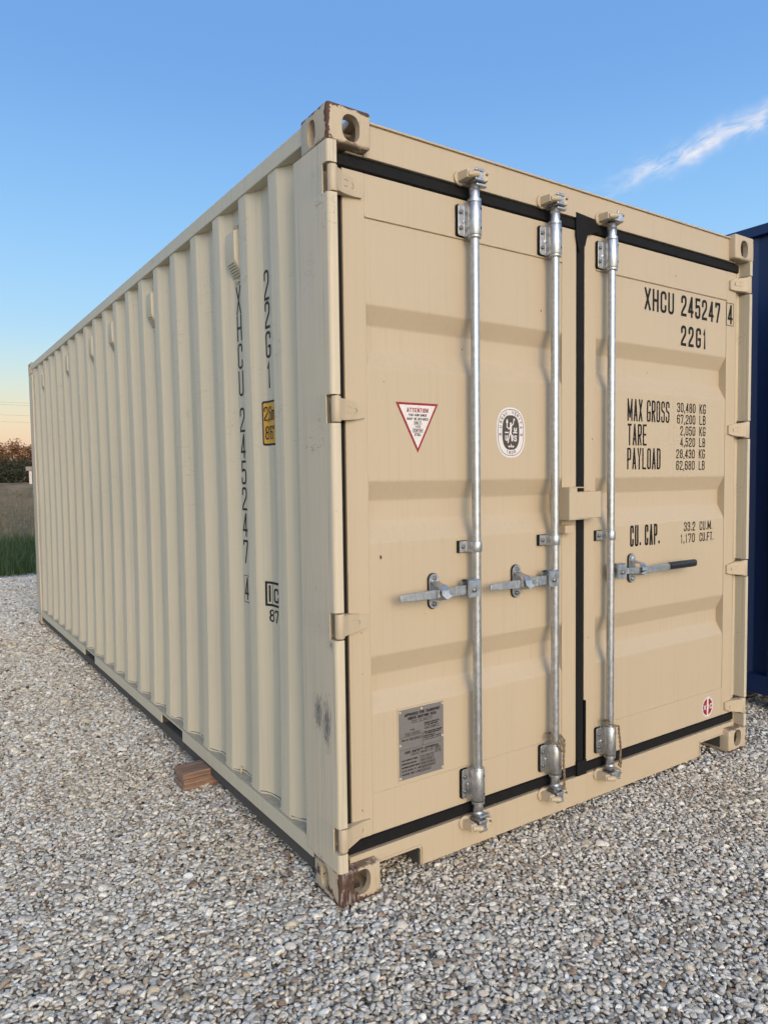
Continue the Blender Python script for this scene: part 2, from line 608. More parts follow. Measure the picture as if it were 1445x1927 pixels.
# ------------------------------------------------------------------ stroke lettering
r_ = 1  # marks a rounded corner
GL = {
    '0': [[(0, 0, 1), (1, 0, 1), (1, 1, 1), (0, 1, 1), 'c']],
    '1': [[(.1, .8), (.55, 1), (.55, 0)]],
    '2': [[(0, .72), (0, 1, 1), (1, 1, 1), (1, .6, 2), (0, .14, 2), (0, 0)], [(0, 0), (1, 0)]],
    '3': [[(0, .78), (0, 1, 1), (1, 1, 1), (1, .54, 1), (.4, .54)], [(.4, .54), (1, .54, 1), (1, 0, 1), (0, 0, 1), (0, .22)]],
    '4': [[(.74, 0), (.74, 1)], [(.70, 1), (0, .25)], [(0, .25), (1, .25)]],
    '5': [[(.95, 1), (.06, 1), (.06, .56), (.3, .62), (1, .62, 1), (1, 0, 1), (0, 0, 1), (0, .22)]],
    '6': [[(1, .8), (1, 1, 1), (0, 1, 1), (0, 0, 1), (1, 0, 1), (1, .57, 1), (0, .57)]],
    '7': [[(0, .86), (0, 1), (1, 1), (1, .85), (.38, 0)]],
    '8': [[(.04, .54, 1), (.96, .54, 1), (.96, 1, 1), (.04, 1, 1), 'c'], [(0, 0, 1), (1, 0, 1), (1, .54, 1), (0, .54, 1), 'c']],
    '9': [[(0, .2), (0, 0, 1), (1, 0, 1), (1, 1, 1), (0, 1, 1), (0, .43, 1), (1, .43)]],
    'A': [[(0, 0), (.5, 1)], [(1, 0), (.5, 1)], [(.2, .27), (.8, .27)]],
    'B': [[(0, 0), (0, 1), (.95, 1, 1), (.95, .53, 1), (0, .53)], [(.4, .53), (1, .53, 1), (1, 0, 1), (0, 0)]],
    'C': [[(1, .72), (1, 1, 1), (0, 1, 1), (0, 0, 1), (1, 0, 1), (1, .28)]],
    'D': [[(0, 0), (1, 0, 1), (1, 1, 1), (0, 1), 'c']],
    'E': [[(1, 1), (0, 1), (0, 0), (1, 0)], [(0, .52), (.85, .52)]],
    'F': [[(1, 1), (0, 1), (0, 0)], [(0, .52), (.85, .52)]],
    'G': [[(1, .80), (1, 1, 1), (0, 1, 1), (0, 0, 1), (1, 0, 1), (1, .43), (.62, .43)]],
    'H': [[(0, 0), (0, 1)], [(1, 0), (1, 1)], [(0, .5), (1, .5)]],
    'I': [[(.5, 0), (.5, 1)]],
    'J': [[(1, 1), (1, 0, 1), (0, 0, 1), (0, .3)]],
    'K': [[(0, 0), (0, 1)], [(1, 1), (0, .38)], [(.32, .58), (1, 0)]],
    'L': [[(0, 1), (0, 0), (1, 0)]],
    'M': [[(0, 0), (0, 1)], [(1, 0), (1, 1)], [(0, 1), (.5, .16)], [(1, 1), (.5, .16)]],
    'N': [[(0, 0), (0, 1)], [(1, 0), (1, 1)], [(0, 1), (1, 0)]],
    'O': [[(0, 0, 1), (1, 0, 1), (1, 1, 1), (0, 1, 1), 'c']],
    'P': [[(0, 0), (0, 1), (1, 1, 1), (1, .46, 1), (0, .46)]],
    'Q': [[(0, 0, 1), (1, 0, 1), (1, 1, 1), (0, 1, 1), 'c'], [(.6, .25), (1, 0)]],
    'R': [[(0, 0), (0, 1), (1, 1, 1), (1, .48, 1), (0, .48)], [(.5, .48), (1, 0)]],
    'S': [[(1, .78), (1, 1, 1), (0, 1, 1), (0, .54, 1), (1, .50, 1), (1, 0, 1), (0, 0, 1), (0, .22)]],
    'T': [[(.5, 0), (.5, 1)], [(0, 1), (1, 1)]],
    'U': [[(0, 1), (0, 0, 1), (1, 0, 1), (1, 1)]],
    'V': [[(0, 1), (.5, 0)], [(1, 1), (.5, 0)]],
    'W': [[(0, 1), (.25, 0), (.5, .85), (.75, 0), (1, 1)]],
    'X': [[(0, 0), (1, 1)], [(0, 1), (1, 0)]],
    'Y': [[(0, 1), (.5, .45), (1, 1)], [(.5, .45), (.5, 0)]],
    'Z': [[(0, 1), (1, 1), (0, 0), (1, 0)]],
    'i': [[(.5, 0), (.5, .68)], [(.5, .84), (.5, 1.0)]],
    'c': [[(1, .52), (1, .70, 1), (0, .70, 1), (0, 0, 1), (1, 0, 1), (1, .18)]],
    'm': [[(0, 0), (0, .68), (.5, .68, 1), (.5, 0)], [(.5, .5), (.5, .68, 1), (1, .68, 1), (1, 0)]],
    'h': [[(0, -.35), (0, 1.15)], [(0, .5), (0, .68, 1), (1, .68, 1), (1, 0)]],
    'x': [[(0, 0), (1, .68)], [(0, .68), (1, 0)]],
    '.': [[(.5, .045), (.5, .075)]],
    ',': [[(.6, .1), (.35, -.12)]],
    "'": [[(.5, .8), (.5, 1.0)]],
    '"': [[(.2, .8), (.2, 1.0)], [(.8, .8), (.8, 1.0)]],
}
NARROW = {'.': .32, ',': .32, "'": .3, '"': .5, 'I': .3, 'i': .4, '1': .62, ' ': .55, 'M': 1.3, 'W': 1.3, 'm': 1.3}


def stroke_path(pl, w, h, t, ox, oz):
    closed = pl[-1] == 'c'
    pts = [p for p in pl if p != 'c']
    q = [Vector((t / 2 + p[0] * (w - t), t / 2 + p[1] * (h - t))) for p in pts]
    n = len(q)
    out = []
    for i in range(n):
        fl = pts[i][2] if len(pts[i]) > 2 else 0
        if fl and (closed or 0 < i < n - 1):
            a, b = q[i - 1] - q[i], q[(i + 1) % n] - q[i]
            rad = min((w - t) * .5, (h - t) * .26) * (.6 if fl == 2 else 1)
            ra, rb = min(rad, a.length * .5), min(rad, b.length * .5)
            A, B = q[i] + a.normalized() * ra, q[i] + b.normalized() * rb
            for k in range(6):
                s = k / 5
                # quarter-ellipse-like corner
                out.append(A * (1 - s) ** 2 + q[i] * 2 * s * (1 - s) * 1.0 + B * s ** 2)
        else:
            out.append(q[i])
    off = Vector((ox, oz))
    clean = []
    for p in out:
        if not clean or (p - clean[-1]).length > t * .02:
            clean.append(p)
    if closed and (clean[0] - clean[-1]).length < t * .02:
        clean.pop()
    if not closed and len(clean) > 1:                       # square ends fill the letter's box
        clean[0] = clean[0] + (clean[0] - clean[1]).normalized() * t / 2
        clean[-1] = clean[-1] + (clean[-1] - clean[-2]).normalized() * t / 2
    return [p + off for p in clean], closed


def ribbon(pts, closed, t):
    """outline strip of constant width: list of (left, right) pairs"""
    n = len(pts)
    L, Rr = [], []
    for i in range(n):
        if closed:
            a, b = pts[i - 1], pts[(i + 1) % n]
        else:
            a, b = pts[max(i - 1, 0)], pts[min(i + 1, n - 1)]
        d0 = (pts[i] - a) if (closed or i > 0) else (b - pts[i])
        d1 = (b - pts[i]) if (closed or i < n - 1) else (pts[i] - a)
        d0, d1 = d0.normalized(), d1.normalized()
        n0, n1 = Vector((-d0.y, d0.x)), Vector((-d1.y, d1.x))
        mm = (n0 + n1)
        mm = n0 if mm.length < 1e-6 else mm.normalized()
        k = min(1 / max(mm.dot(n0), .3), 1.7)
        L.append(pts[i] + mm * t / 2 * k)
        Rr.append(pts[i] - mm * t / 2 * k)
    return L, Rr


def text2d(txt, x0, x1, z0, z1, t, gap=None):
    """triangles/quads of a line of lettering fitted into a rectangle: (verts2d with layer, faces)"""
    adv = [NARROW.get(ch, 1.0) for ch in txt]
    gap = .30 if gap is None else gap
    unit = (x1 - x0) / (sum(adv) + gap * (len(txt) - 1))
    V, F = [], []
    x = x0
    lay = 0
    for ch, a in zip(txt, adv):
        w = a * unit
        for pl in GL.get(ch, []):
            pts, closed = stroke_path(pl, max(w, t * 1.01), z1 - z0, t, x, z0)
            L, Rr = ribbon(pts, closed, t)
            k = len(V)
            n = len(pts)
            for l, r in zip(L, Rr):
                V += [(l.x, l.y, lay), (r.x, r.y, lay)]
            for i in range(n if closed else n - 1):
                j = (i + 1) % n
                F.append((k + 2 * i, k + 2 * i + 1, k + 2 * j + 1, k + 2 * j))
            lay = (lay + 1) % 6
        x += w + gap * unit
    return V, F


LIFT = 0.0012


def print_text(mb, txt, x0, x1, z0, z1, t, y, gap=None):
    V, F = text2d(txt, x0, x1, z0, z1, t, gap)
    mb.add([(p[0], y - LIFT - p[2] * .00009, p[1]) for p in V], F)


def ring2d(cx, cz, rx, rz, t, p=2.0, n=48):
    """superellipse band as 2-D quads"""
    def pt(a, ax, az):
        ca, sa = math.cos(a), math.sin(a)
        return (cx + ax * math.copysign(abs(ca) ** (2 / p), ca), cz + az * math.copysign(abs(sa) ** (2 / p), sa))
    A = [pt(2 * math.pi * i / n, rx, rz) for i in range(n)]
    B = [pt(2 * math.pi * i / n, rx - t, rz - t) for i in range(n)]
    return A, B


def disc(mb, cx, cz, rx, rz, y, p=2.0, n=48):
    A, _ = ring2d(cx, cz, rx, rz, 0, p, n)
    mb.add([(a[0], y, a[1]) for a in A], [tuple(range(n))])


def band(mb, cx, cz, rx, rz, t, y, p=2.0, n=48):
    A, B = ring2d(cx, cz, rx, rz, t, p, n)
    mb.add([(a[0], y, a[1]) for a in A] + [(b[0], y, b[1]) for b in B],
           [(i, (i + 1) % n, n + (i + 1) % n, n + i) for i in range(n)])


def frame2d(mb, x0, x1, z0, z1, t, y):
    for a in ((x0, x1, z0, z0 + t), (x0, x1, z1 - t, z1), (x0, x0 + t, z0 + t, z1 - t), (x1 - t, x1, z0 + t, z1 - t)):
        mb.add([(a[0], y, a[2]), (a[1], y, a[2]), (a[1], y, a[3]), (a[0], y, a[3])], [(0, 1, 2, 3)])


# ------------------------------------------------------------------ container shell (both containers)
L_, W_ = 6.058, 2.438
CX, CY, CZ = .162, .178, .118
X_OUT, X_IN = .010, .046


def casting_mesh(name, dirt=0):
    """hollow corner block, outer corner at the origin, body towards +x +y and -z; oval holes on three outer sides"""
    def tmp(bmf):
        me = bpy.data.meshes.new('tmp')
        bm = bmesh.new()
        bmf(bm)
        bm.to_mesh(me)
        bm.free()
        o = bpy.data.objects.new('tmp', me)
        COL.objects.link(o)
        return o

    def blk(bm, x0, x1, y0, y1, z0, z1, bev=0):
        bmesh.ops.create_cube(bm, size=1)
        bmesh.ops.scale(bm, vec=(x1 - x0, y1 - y0, z1 - z0), verts=bm.verts)
        bmesh.ops.translate(bm, vec=((x0 + x1) / 2, (y0 + y1) / 2, (z0 + z1) / 2), verts=bm.verts)
        if bev:
            bmesh.ops.bevel(bm, geom=list(bm.edges), offset=bev, segments=3, affect='EDGES', profile=.5)

    def oval(bm, axis, c, a, b, lo, hi):
        n = 28
        V0, V1 = [], []
        for i in range(n):
            an = 2 * math.pi * i / n
            ca, sa = math.cos(an), math.sin(an)
            q = [c[0] + a * math.copysign(abs(ca) ** .8, ca), c[1] + b * math.copysign(abs(sa) ** .8, sa)]
            p0, p1 = list(q), list(q)
            p0.insert(axis, lo); p1.insert(axis, hi)
            V0.append(bm.verts.new(p0)); V1.append(bm.verts.new(p1))
        bm.faces.new(V0); bm.faces.new(V1)
        for i in range(n):
            bm.faces.new((V0[i], V0[(i + 1) % n], V1[(i + 1) % n], V1[i]))
        bmesh.ops.recalc_face_normals(bm, faces=bm.faces)

    body = tmp(lambda bm: blk(bm, 0, CX, 0, CY, -CZ, 0, .009))
    cuts = [tmp(lambda bm: blk(bm, .026, CX - .012, .026, CY - .012, -CZ + .016, -.024)),
            tmp(lambda bm: oval(bm, 1, (.087, -.066), .033, .042, -.02, .05)),     # end face
            tmp(lambda bm: oval(bm, 0, (.102, -.066), .026, .042, -.02, .05)),     # side face
            tmp(lambda bm: oval(bm, 2, (.089, .102), .032, .060, -.05, .02))]      # top face
    for cu_ in cuts:
        b = body.modifiers.new('cut', 'BOOLEAN')
        b.object, b.operation, b.solver = cu_, 'DIFFERENCE', 'EXACT'
    dg = bpy.context.evaluated_depsgraph_get()
    me = bpy.data.meshes.new_from_object(body.evaluated_get(dg))
    me.name = name
    for o in [body] + cuts:
        md = o.data
        bpy.data.objects.remove(o)
        bpy.data.meshes.remove(md)
    for p in me.polygons:
        p.use_smooth = True
    me.set_sharp_from_angle(angle=R(30))
    return me


CAST = casting_mesh('corner_casting')


def mirrored(me, sx, sy, sz):
    c = me.copy()
    c.transform(Matrix.Diagonal((sx, sy, sz, 1)))
    if sx * sy * sz < 0:
        c.flip_normals()
    return c


CASTS = {(sx, sy, sz): mirrored(CAST, sx, sy, sz) for sx in (1, -1) for sy in (1, -1) for sz in (1, -1)}


def add_castings(root, H, mat, rust):
    for (sx, x) in ((1, 0), (-1, W_)):
        for (sy, y) in ((1, 0), (-1, L_)):
            for (sz, z) in ((1, H), (-1, 0)):
                me = CASTS[(sx, sy, sz)].copy()
                me.materials.clear()
                me.materials.append(mat)
                o = bpy.data.objects.new('corner_casting', me)
                COL.objects.link(o)
                o.parent = root
                o.location = (x, y, z)
                key = (sx, sy, sz)
                o['rust'] = float(rust.get(key, .55))
                o['scrape'] = 1.0 if (rust and key == (1, 1, -1)) else 0.0


EDGES = [.4555, .7295, 1.012, 1.2936, 1.5904, 1.8713, 2.1532, 2.4316, 2.72]        # far edge of every crest
EDGES += [2.72 + .2832 * k for k in range(1, 12)]


def bow(z, z0=.16, z1=2.517):
    """the sheet is pushed in a little at mid height"""
    t = min(max((z - z0) / (z1 - z0), 0), 1)
    return .010 * math.sin(math.pi * t ** .85)


def side_profile():
    pts = [(.20, X_IN), (EDGES[0] - .072 - .068, X_IN)]
    for k in range(19):
        e = EDGES[k]
        pts += [(e - .072, X_OUT), (e, X_OUT), (e + .068, X_IN), (EDGES[k + 1] - .140, X_IN)]
    pts += [(EDGES[19] - .072, X_OUT), (5.86, X_OUT)]
    return pts


PROF = side_profile()
PY = np.array([p[0] for p in PROF]); PX = np.array([p[1] for p in PROF])


def prof_x(y):
    return float(np.interp(y, PY, PX))


def sheet_x(y, z, z0=.1585, z1=2.5175):
    d = .0016 * mnoise.noise(Vector((y * 2.3, z * 1.9, 3.1))) * min(1, (z - z0) * 6, (z1 - z) * 6)
    return prof_x(y) + d + bow(z, z0, z1) * min(1, (y - .2) * 6, (5.86 - y) * 6)


def side_panel(root, mat, z0, z1, mir):
    """one pressed corrugated sheet with softly rounded folds"""
    pts = []
    for i, (y, x) in enumerate(PROF):
        if 0 < i < len(PROF) - 1:
            (ya, xa), (yb, xb) = PROF[i - 1], PROF[i + 1]
            for s in (-.007, .007):
                q = (PROF[i - 1] if s < 0 else PROF[i + 1])
                d = Vector((q[0] - y, q[1] - x))
                d = d.normalized() * min(.0055, d.length * .4)
                pts.append((y + d.x, x + d.y))
        else:
            pts.append((y, x))
    n = len(pts)
    zs = [z0 + (z1 - z0) * k / 14 for k in range(15)]
    V, F = [], []
    # a real sheet is never flat: millimetre-scale dents
    for z in zs:
        for (y, x) in pts:
            d = .0016 * mnoise.noise(Vector((y * 2.3, z * 1.9, 3.1))) * min(1, (z - z0) * 6, (z1 - z) * 6 + .0)
            V.append((x + d + bow(z, z0, z1) * min(1, (y - .2) * 6, (5.86 - y) * 6), y, z))
    for j in range(len(zs) - 1):
        for i in range(n - 1):
            F.append((j * n + i, j * n + i + 1, (j + 1) * n + i + 1, (j + 1) * n + i))
    mb = MB()
    mb.add(V, F)
    if mir:
        mb.mapped(lambda x, y, z: (W_ - x, y, z))
    o = mb.build('side_panel', mat, root, smooth=50)
    s = o.modifiers.new('sheet', 'SOLIDIFY')
    s.thickness, s.offset = .002, 0
    wnm = o.modifiers.new('normals', 'WEIGHTED_NORMAL')
    wnm.weight, wnm.keep_sharp = 100, True
    return o


def post_prism(mb, poly, z0, z1, mx, my):
    q = [((W_ - x) if mx else x, (L_ - y) if my else y) for x, y in poly]
    mb.prism(q, 2, z0, z1)


def arc(cx, cy, r, a0, a1, n=5):
    return [(cx + r * math.cos(R(a0 + (a1 - a0) * i / n)), cy + r * math.sin(R(a0 + (a1 - a0) * i / n))) for i in range(n + 1)]


REAR_POST = [(0.0, .23)] + arc(.014, .014, .014, 180, 270) + [(.033, 0), (.033, .056), (.062, .058), (.062, .075), (.09, .075), (.09, .10), (.03, .10), (.03, .23)]
REAR_POST_CUT = [(0.0, .23), (0.0, .036), (.003, .036), (.003, .074), (.040, .074), (.040, .057), (.062, .058), (.062, .075), (.09, .075), (.09, .10), (.03, .10), (.03, .23)]
PLAIN_POST = [(0.0, .205)] + arc(.014, .014, .014, 180, 270) + [(.15, 0), (.15, .05), (.03, .05), (.03, .205)]
HINGE_Z = [(2.320, 2.402), (1.599, 1.681), (.897, .978), (.184, .262)]


def add_top_rail(root, mat, H, mir):
    mb = MB()
    mb.box(.004, .064, CY - .004, L_ - CY + .004, H - .074, H - .014)
    if mir:
        mb.mapped(lambda x, y, z: (W_ - x, y, z))
    return mb.build('top_side_rail', mat, root, bevel=.004)


POCKETS = [(1.588, 1.936), (3.543, 3.876)]


def add_bottom_rail(root, mat, mir, pockets=POCKETS):
    mb = MB()
    zt, zb, zp = .160, .094, .146
    ys = [.19] + [v for p in pockets for v in p] + [L_ - .165]
    for i in range(0, len(ys), 2):
        mb.box(.003, .009, ys[i], ys[i + 1], zb, zp)
    mb.box(.003, .0095, ys[0], ys[-1], zp, zt - .006)                  # web strip above the pockets
    if mir:
        mb.mapped(lambda x, y, z: (W_ - x, y, z))
    o = mb.build('bottom_side_rail', mat, root, bevel=.0015)
    lg = MB()
    lg.box(.0035, .055, ys[0], ys[-1], zt - .0055, zt)                  # top flange, where dust settles
    if mir:
        lg.mapped(lambda x, y, z: (W_ - x, y, z))
    lg.build('rail_ledge', DUSTY, o)
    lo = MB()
    lo.box(.012, .060, .20, L_ - .18, .044, .0935)  # dark strip under the rail, the shade there put into its colour
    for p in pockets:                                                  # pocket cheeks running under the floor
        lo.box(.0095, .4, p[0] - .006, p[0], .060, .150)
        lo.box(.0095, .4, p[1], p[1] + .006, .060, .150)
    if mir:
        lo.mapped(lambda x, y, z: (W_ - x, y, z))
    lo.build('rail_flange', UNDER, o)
    return o


def add_roof_and_floor(root, mat, H):
    mb = MB()
    n = 26
    pts = []
    for i in range(n * 4 + 1):
        y = .10 + (L_ - .2) * i / (n * 4)
        pts.append((y, H - .034 + (.012 if i % 4 in (1, 2) else 0)))
    mb.add([(x, y, z) for (y, z) in pts for x in (.062, W_ - .062)],
           [(2 * i, 2 * i + 1, 2 * i + 3, 2 * i + 2) for i in range(len(pts) - 1)])
    o = mb.build('roof_panel', mat, root)
    s = o.modifiers.new('sheet', 'SOLIDIFY')
    s.thickness = .002
    fl = MB()
    fl.box(.062, W_ - .062, .09, L_ - .09, .150, .178)
    for k in range(18):
        y = .36 + k * .315
        if any(a - .05 < y < b + .05 for a, b in POCKETS):
            continue
        fl.box(.062, W_ - .062, y, y + .045, .034, .1495)
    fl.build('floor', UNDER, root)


def add_front_wall(root, mat, H):
    """the closed far end: sheet, sill and header"""
    mb = MB()
    pts = []
    k = 0
    x = .15
    while x < W_ - .16:
        for dx, dy in ((0, .012), (.11, .012), (.128, .05), (.238, .05)):
            if x + dx < W_ - .15:
                pts.append((x + dx, L_ - .012 - dy))
        x += .256
    pts.append((W_ - .15, L_ - .03))
    mb.add([(px, py, z) for (px, py) in pts for z in (.15, H - .10)],
           [(2 * i, 2 * i + 2, 2 * i + 3, 2 * i + 1) for i in range(len(pts) - 1)])
    o = mb.build('end_wall', mat, root)
    s = o.modifiers.new('sheet', 'SOLIDIFY')
    s.thickness = .002
    mb = MB()
    mb.box(CX - .004, W_ - CX + .004, L_ - .06, L_ - .006, .04, .155)
    mb.build('end_sill', mat, root, bevel=.003)
    mb = MB()
    mb.box(CX - .004, W_ - CX + .004, L_ - .06, L_ - .006, H - .11, H - .012)
    mb.build('end_header', mat, root, bevel=.003)


# ------------------------------------------------------------------ THE BEIGE CONTAINER
H1 = 2.591
box = thing('shipping_container', 'beige steel shipping container with closed doors and galvanized locking bars on gravel', 'shipping container')

add_castings(box, H1, CAST_PAINT, {(1, 1, 1): .85, (1, 1, -1): 1.0, (-1, 1, -1): .95, (-1, 1, 1): .35, (1, -1, 1): 1.0, (1, -1, -1): 1.0, (-1, -1, 1): .6, (-1, -1, -1): .8})

for mx in (False, True):
    mb = MB()
    lo = CZ - .002
    zs = sorted(HINGE_Z)
    edges_ = [lo] + [v for p in zs for v in (p[0] - .005, p[1] + .005)] + [H1 - CZ + .002]
    for i in range(len(edges_) - 1):
        post_prism(mb, REAR_POST if i % 2 == 0 else REAR_POST_CUT, edges_[i], edges_[i + 1], mx, False)
    mb.build('corner_post', SHADE_POST_PAINT, box)
    mb = MB()
    post_prism(mb, PLAIN_POST, CZ - .002, H1 - CZ + .002, mx, True)
    mb.build('corner_post', SHADE_POST_PAINT, box)
    side_panel(box, SHADE_SIDE_PAINT, .1585, H1 - .0735, mx)
    add_top_rail(box, SHADE_SIDE_PAINT, H1, mx)
    add_bottom_rail(box, SHADE_SIDE_PAINT, mx)
add_roof_and_floor(box, SHADE_SIDE_PAINT, H1)
add_front_wall(box, SHADE_SIDE_PAINT, H1)

# weld beads and a lashing ring along the foot of the visible side
mb = MB()
for k in range(20):
    e0 = .235 if k == 0 else EDGES[k - 1] + .01
    e1 = EDGES[k] - .082
    pts = []
    for i in range(9):
        y = e0 + (e1 - e0) * i / 8
        pts.append((prof_x(min(max(y, .2), 5.86)) - .002, y, .1625 + .0015 * math.sin(i * 2.1 + k)))
    mb.tube(pts, .0036, 6)
o = mb.build('weld_seam', SHADE_SIDE_PAINT, box)
o['kind'] = 'stuff'
dk = MB()
for k in range(20):
    e0 = .24 if k == 0 else EDGES[k - 1] + .012
    e1 = EDGES[k] - .080
    pts = []
    for i in range(9):
        y = e0 + (e1 - e0) * i / 8
        pts.append((prof_x(y) - .0012, y, .1675 + .0025 * math.sin(i * 1.7 + 2.3 * k)))
    dk.tube(pts, .0016, 5)
o = dk.build('grime_line', UNDER, box)
o['kind'] = 'stuff'
mb = MB()
mb.tube([(.030 + .008 * math.cos(a), .885 + .014 * math.cos(a), .172 + .012 * math.sin(a)) for a in np.linspace(0, 2 * math.pi, 17)], .004, 8, False)
mb.build('lashing_ring', SHADE_SIDE_PAINT, box)

# header over the doors, sill under them
mb = MB()
mb.box(CX - .006, W_ - CX + .006, .036, .085, 2.466, 2.572)
mb.box(CX - .006, W_ - CX + .006, .028, .10, 2.572, 2.579)
mb.box(.0885, CX - .006, .040, .085, 2.466, 2.4725)
mb.box(W_ - CX + .006, W_ - .0885, .040, .085, 2.466, 2.4725)
mb.build('door_header', PAINT, box, bevel=.002)

mb = MB()
PL, PR = (.170, .357), (2.078, 2.268)
y0, y1 = .036, .045
outline = [(CX - .006, .1185), (CX - .006, .090), (PL[1] - .012, .090), (PL[1], .078), (PL[1], .020),
           (PR[0], .020), (PR[0], .090), (W_ - CX + .006, .090), (W_ - CX + .006, .1185), (W_ - .062, .1185), (W_ - .062, .140), (.062, .140), (.062, .1185)]
mb.prism(outline, 1, y0, y1)
mb.box(.064, W_ - .064, .0452, .095, .1265, .1395)
sill = mb.build('door_sill', PAINT, box, bevel=.002)
mb = MB()
mb.tube([(CX, .034, .094), (PL[1] + .002, .034, .094), (PL[1] + .007, .034, .086), (PL[1] + .007, .034, .022)], .004, 6)
mb.build('pocket_rim', PAINT, sill)
mb = MB()
mb.tube([(W_ - CX, .034, .094), (PR[0] - .004, .034, .094), (PR[0] - .006, .034, .024)], .004, 6)
mb.build('pocket_rim', PAINT, sill)
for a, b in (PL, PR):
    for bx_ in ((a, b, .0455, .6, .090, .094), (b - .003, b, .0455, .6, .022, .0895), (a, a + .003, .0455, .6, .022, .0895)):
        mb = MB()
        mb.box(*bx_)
        mb.build('pocket_plate', UNDER, sill)  # dark colour carries the shade inside the pocket

# ------------------------------------------------------------------ doors
CORR = [(1.996, 1.933, 1.857, 1.789), (1.407, 1.341, 1.269, 1.199), (.808, .734, .672, .610)]
YF, YP, DEPTH = .044, .0465, .036
mir = lambda x, y, z: (W_ - x, y, z)


def door_panel(parent, x0, x1):
    prof = [(2.279, YP)]
    for a, b, c_, d in CORR:
        prof += [(a, YP), (b, YP + DEPTH), (c_, YP + DEPTH), (d, YP)]
    prof += [(.329, YP)]
    soft = []
    for i, (z, y) in enumerate(prof):
        if 0 < i < len(prof) - 1:
            for j in (-1, 1):
                d = Vector(prof[i + j]) - Vector((z, y))
                d = d.normalized() * .006
                soft.append((z + d.x, y + d.y))
        else:
            soft.append((z, y))
    nx = 12
    V, F = [], []
    for (z, y) in soft:
        for i in range(nx + 1):
            x = x0 + (x1 - x0) * i / nx
            edge = min(1, i, nx - i)
            V.append((x, y + edge * .0006 * mnoise.noise(Vector((x * 3, z * 2.4, 9))), z))
    for j in range(len(soft) - 1):
        for i in range(nx):
            k = j * (nx + 1) + i
            F.append((k, k + 1, k + nx + 2, k + nx + 1))
    mb = MB()
    mb.add(V, F)
    # end walls where the pressings stop
    for x in (x0 + .0012, x1 - .0012):
        for a, b, c_, d in CORR:
            mb.add([(x, YP, a), (x, YP + DEPTH, b), (x, YP + DEPTH, c_), (x, YP, d)], [(0, 1, 2, 3)])
    o = mb.build('door_panel', PAINT, parent, smooth=40)
    wnm = o.modifiers.new('normals', 'WEIGHTED_NORMAL')
    wnm.weight, wnm.keep_sharp = 100, True
    return o


def make_hinge(parent, z0, z1, shape, mx):
    mb = MB()
    mb.lathe(.0245, .0145, [(.0155, z0), (.0165, z0 + .002), (.0165, z1 - .002), (.0155, z1)], 18)
    t0, t1 = {'top': (.022, .004), 'both': (.014, .012), 'low': (.004, .024)}[shape]
    A = [(.026, -.001), (.060, .016), (.112, .031), (.146, .034)]
    tops = [z1 - .006, z1 - .007, z1 - .007 - t0 * .45, z1 - .007 - t0]
    bots = [z0 + .006, z0 + .007, z0 + .007 + t1 * .45, z0 + .007 + t1]
    for i in range(3):
        (xa, ya), (xb, yb) = A[i], A[i + 1]
        mb.hexa([(xa, ya, bots[i]), (xa, .0435, bots[i]), (xa, .0435, tops[i]), (xa, ya, tops[i])],
                [(xb, yb, bots[i + 1]), (xb, .0435, bots[i + 1]), (xb, .0435, tops[i + 1]), (xb, yb, tops[i + 1])])
    zc = (z0 + z1) / 2
    if mx:
        mb.mapped(mir)
    h = mb.build('hinge', PAINT, parent, smooth=30)
    mb = MB()
    n = 14
    mb.tube([(.105 + .008 * math.cos(a), .0285, zc + .008 * math.sin(a)) for a in np.linspace(0, 2 * math.pi, n)], .0013, 5, False)
    mb.tube([(.070, .0185, zc + .010), (.086, .0232, zc + .010), (.088, .0238, zc + .006)], .0013, 5)
    mb.tube([(.070, .0185, zc - .010), (.084, .0226, zc - .010), (.087, .0235, zc - .006)], .0013, 5)
    if mx:
        mb.mapped(mir)
    mb.build('hinge_emboss', PAINT, h)
    return h


doors = []
for mx in (False, True):
    mb = MB()
    ye = .088
    XA, XB, XC, XD = .077, .161, 1.100 if not mx else 1.135, 1.184 if not mx else 1.203
    mb.box(XA, XB, YF, ye, .188, 2.418)
    mb.box(XC, XD, YF, ye, .188, 2.418)
    mb.box(XB, XC, YF + .0008, ye, 2.278, 2.418)
    mb.box(XB, XC, YF + .0008, ye, .188, .330)
    if mx:
        mb.mapped(mir)
    d = mb.build('door', PAINT, box, bevel=.0025)
    doors.append(d)
    if mx:
        door_panel(d, W_ - XC, W_ - XB)
    else:
        door_panel(d, XB, XC)
    mb = MB()
    ends = (XB, XC)
    mb.tube([(ends[0], YF - .0005, 2.2785), ((ends[0] + ends[1]) / 2, YF - .0005, 2.2785), (ends[1], YF - .0005, 2.2785)], .0034, 8)
    mb.tube([(ends[0], YF + .001, .330), ((ends[0] + ends[1]) / 2, YF + .001, .330), (ends[1], YF + .001, .330)], .0016, 6)
    mb.tube([(ends[0], YF + .001, .332), (ends[0], YF + .001, 1.3), (ends[0], YF + .001, 2.276)], .0012, 6)
    mb.tube([(ends[1], YF + .001, .332), (ends[1], YF + .001, 1.3), (ends[1], YF + .001, 2.276)], .0012, 6)
    if mx:
        mb.mapped(mir)
    mb.build('weld_seam', PAINT, d)
    for (z0, z1), shp in zip(HINGE_Z, ('top', 'both', 'both', 'low')):
        make_hinge(d, z0, z1, shp, mx)

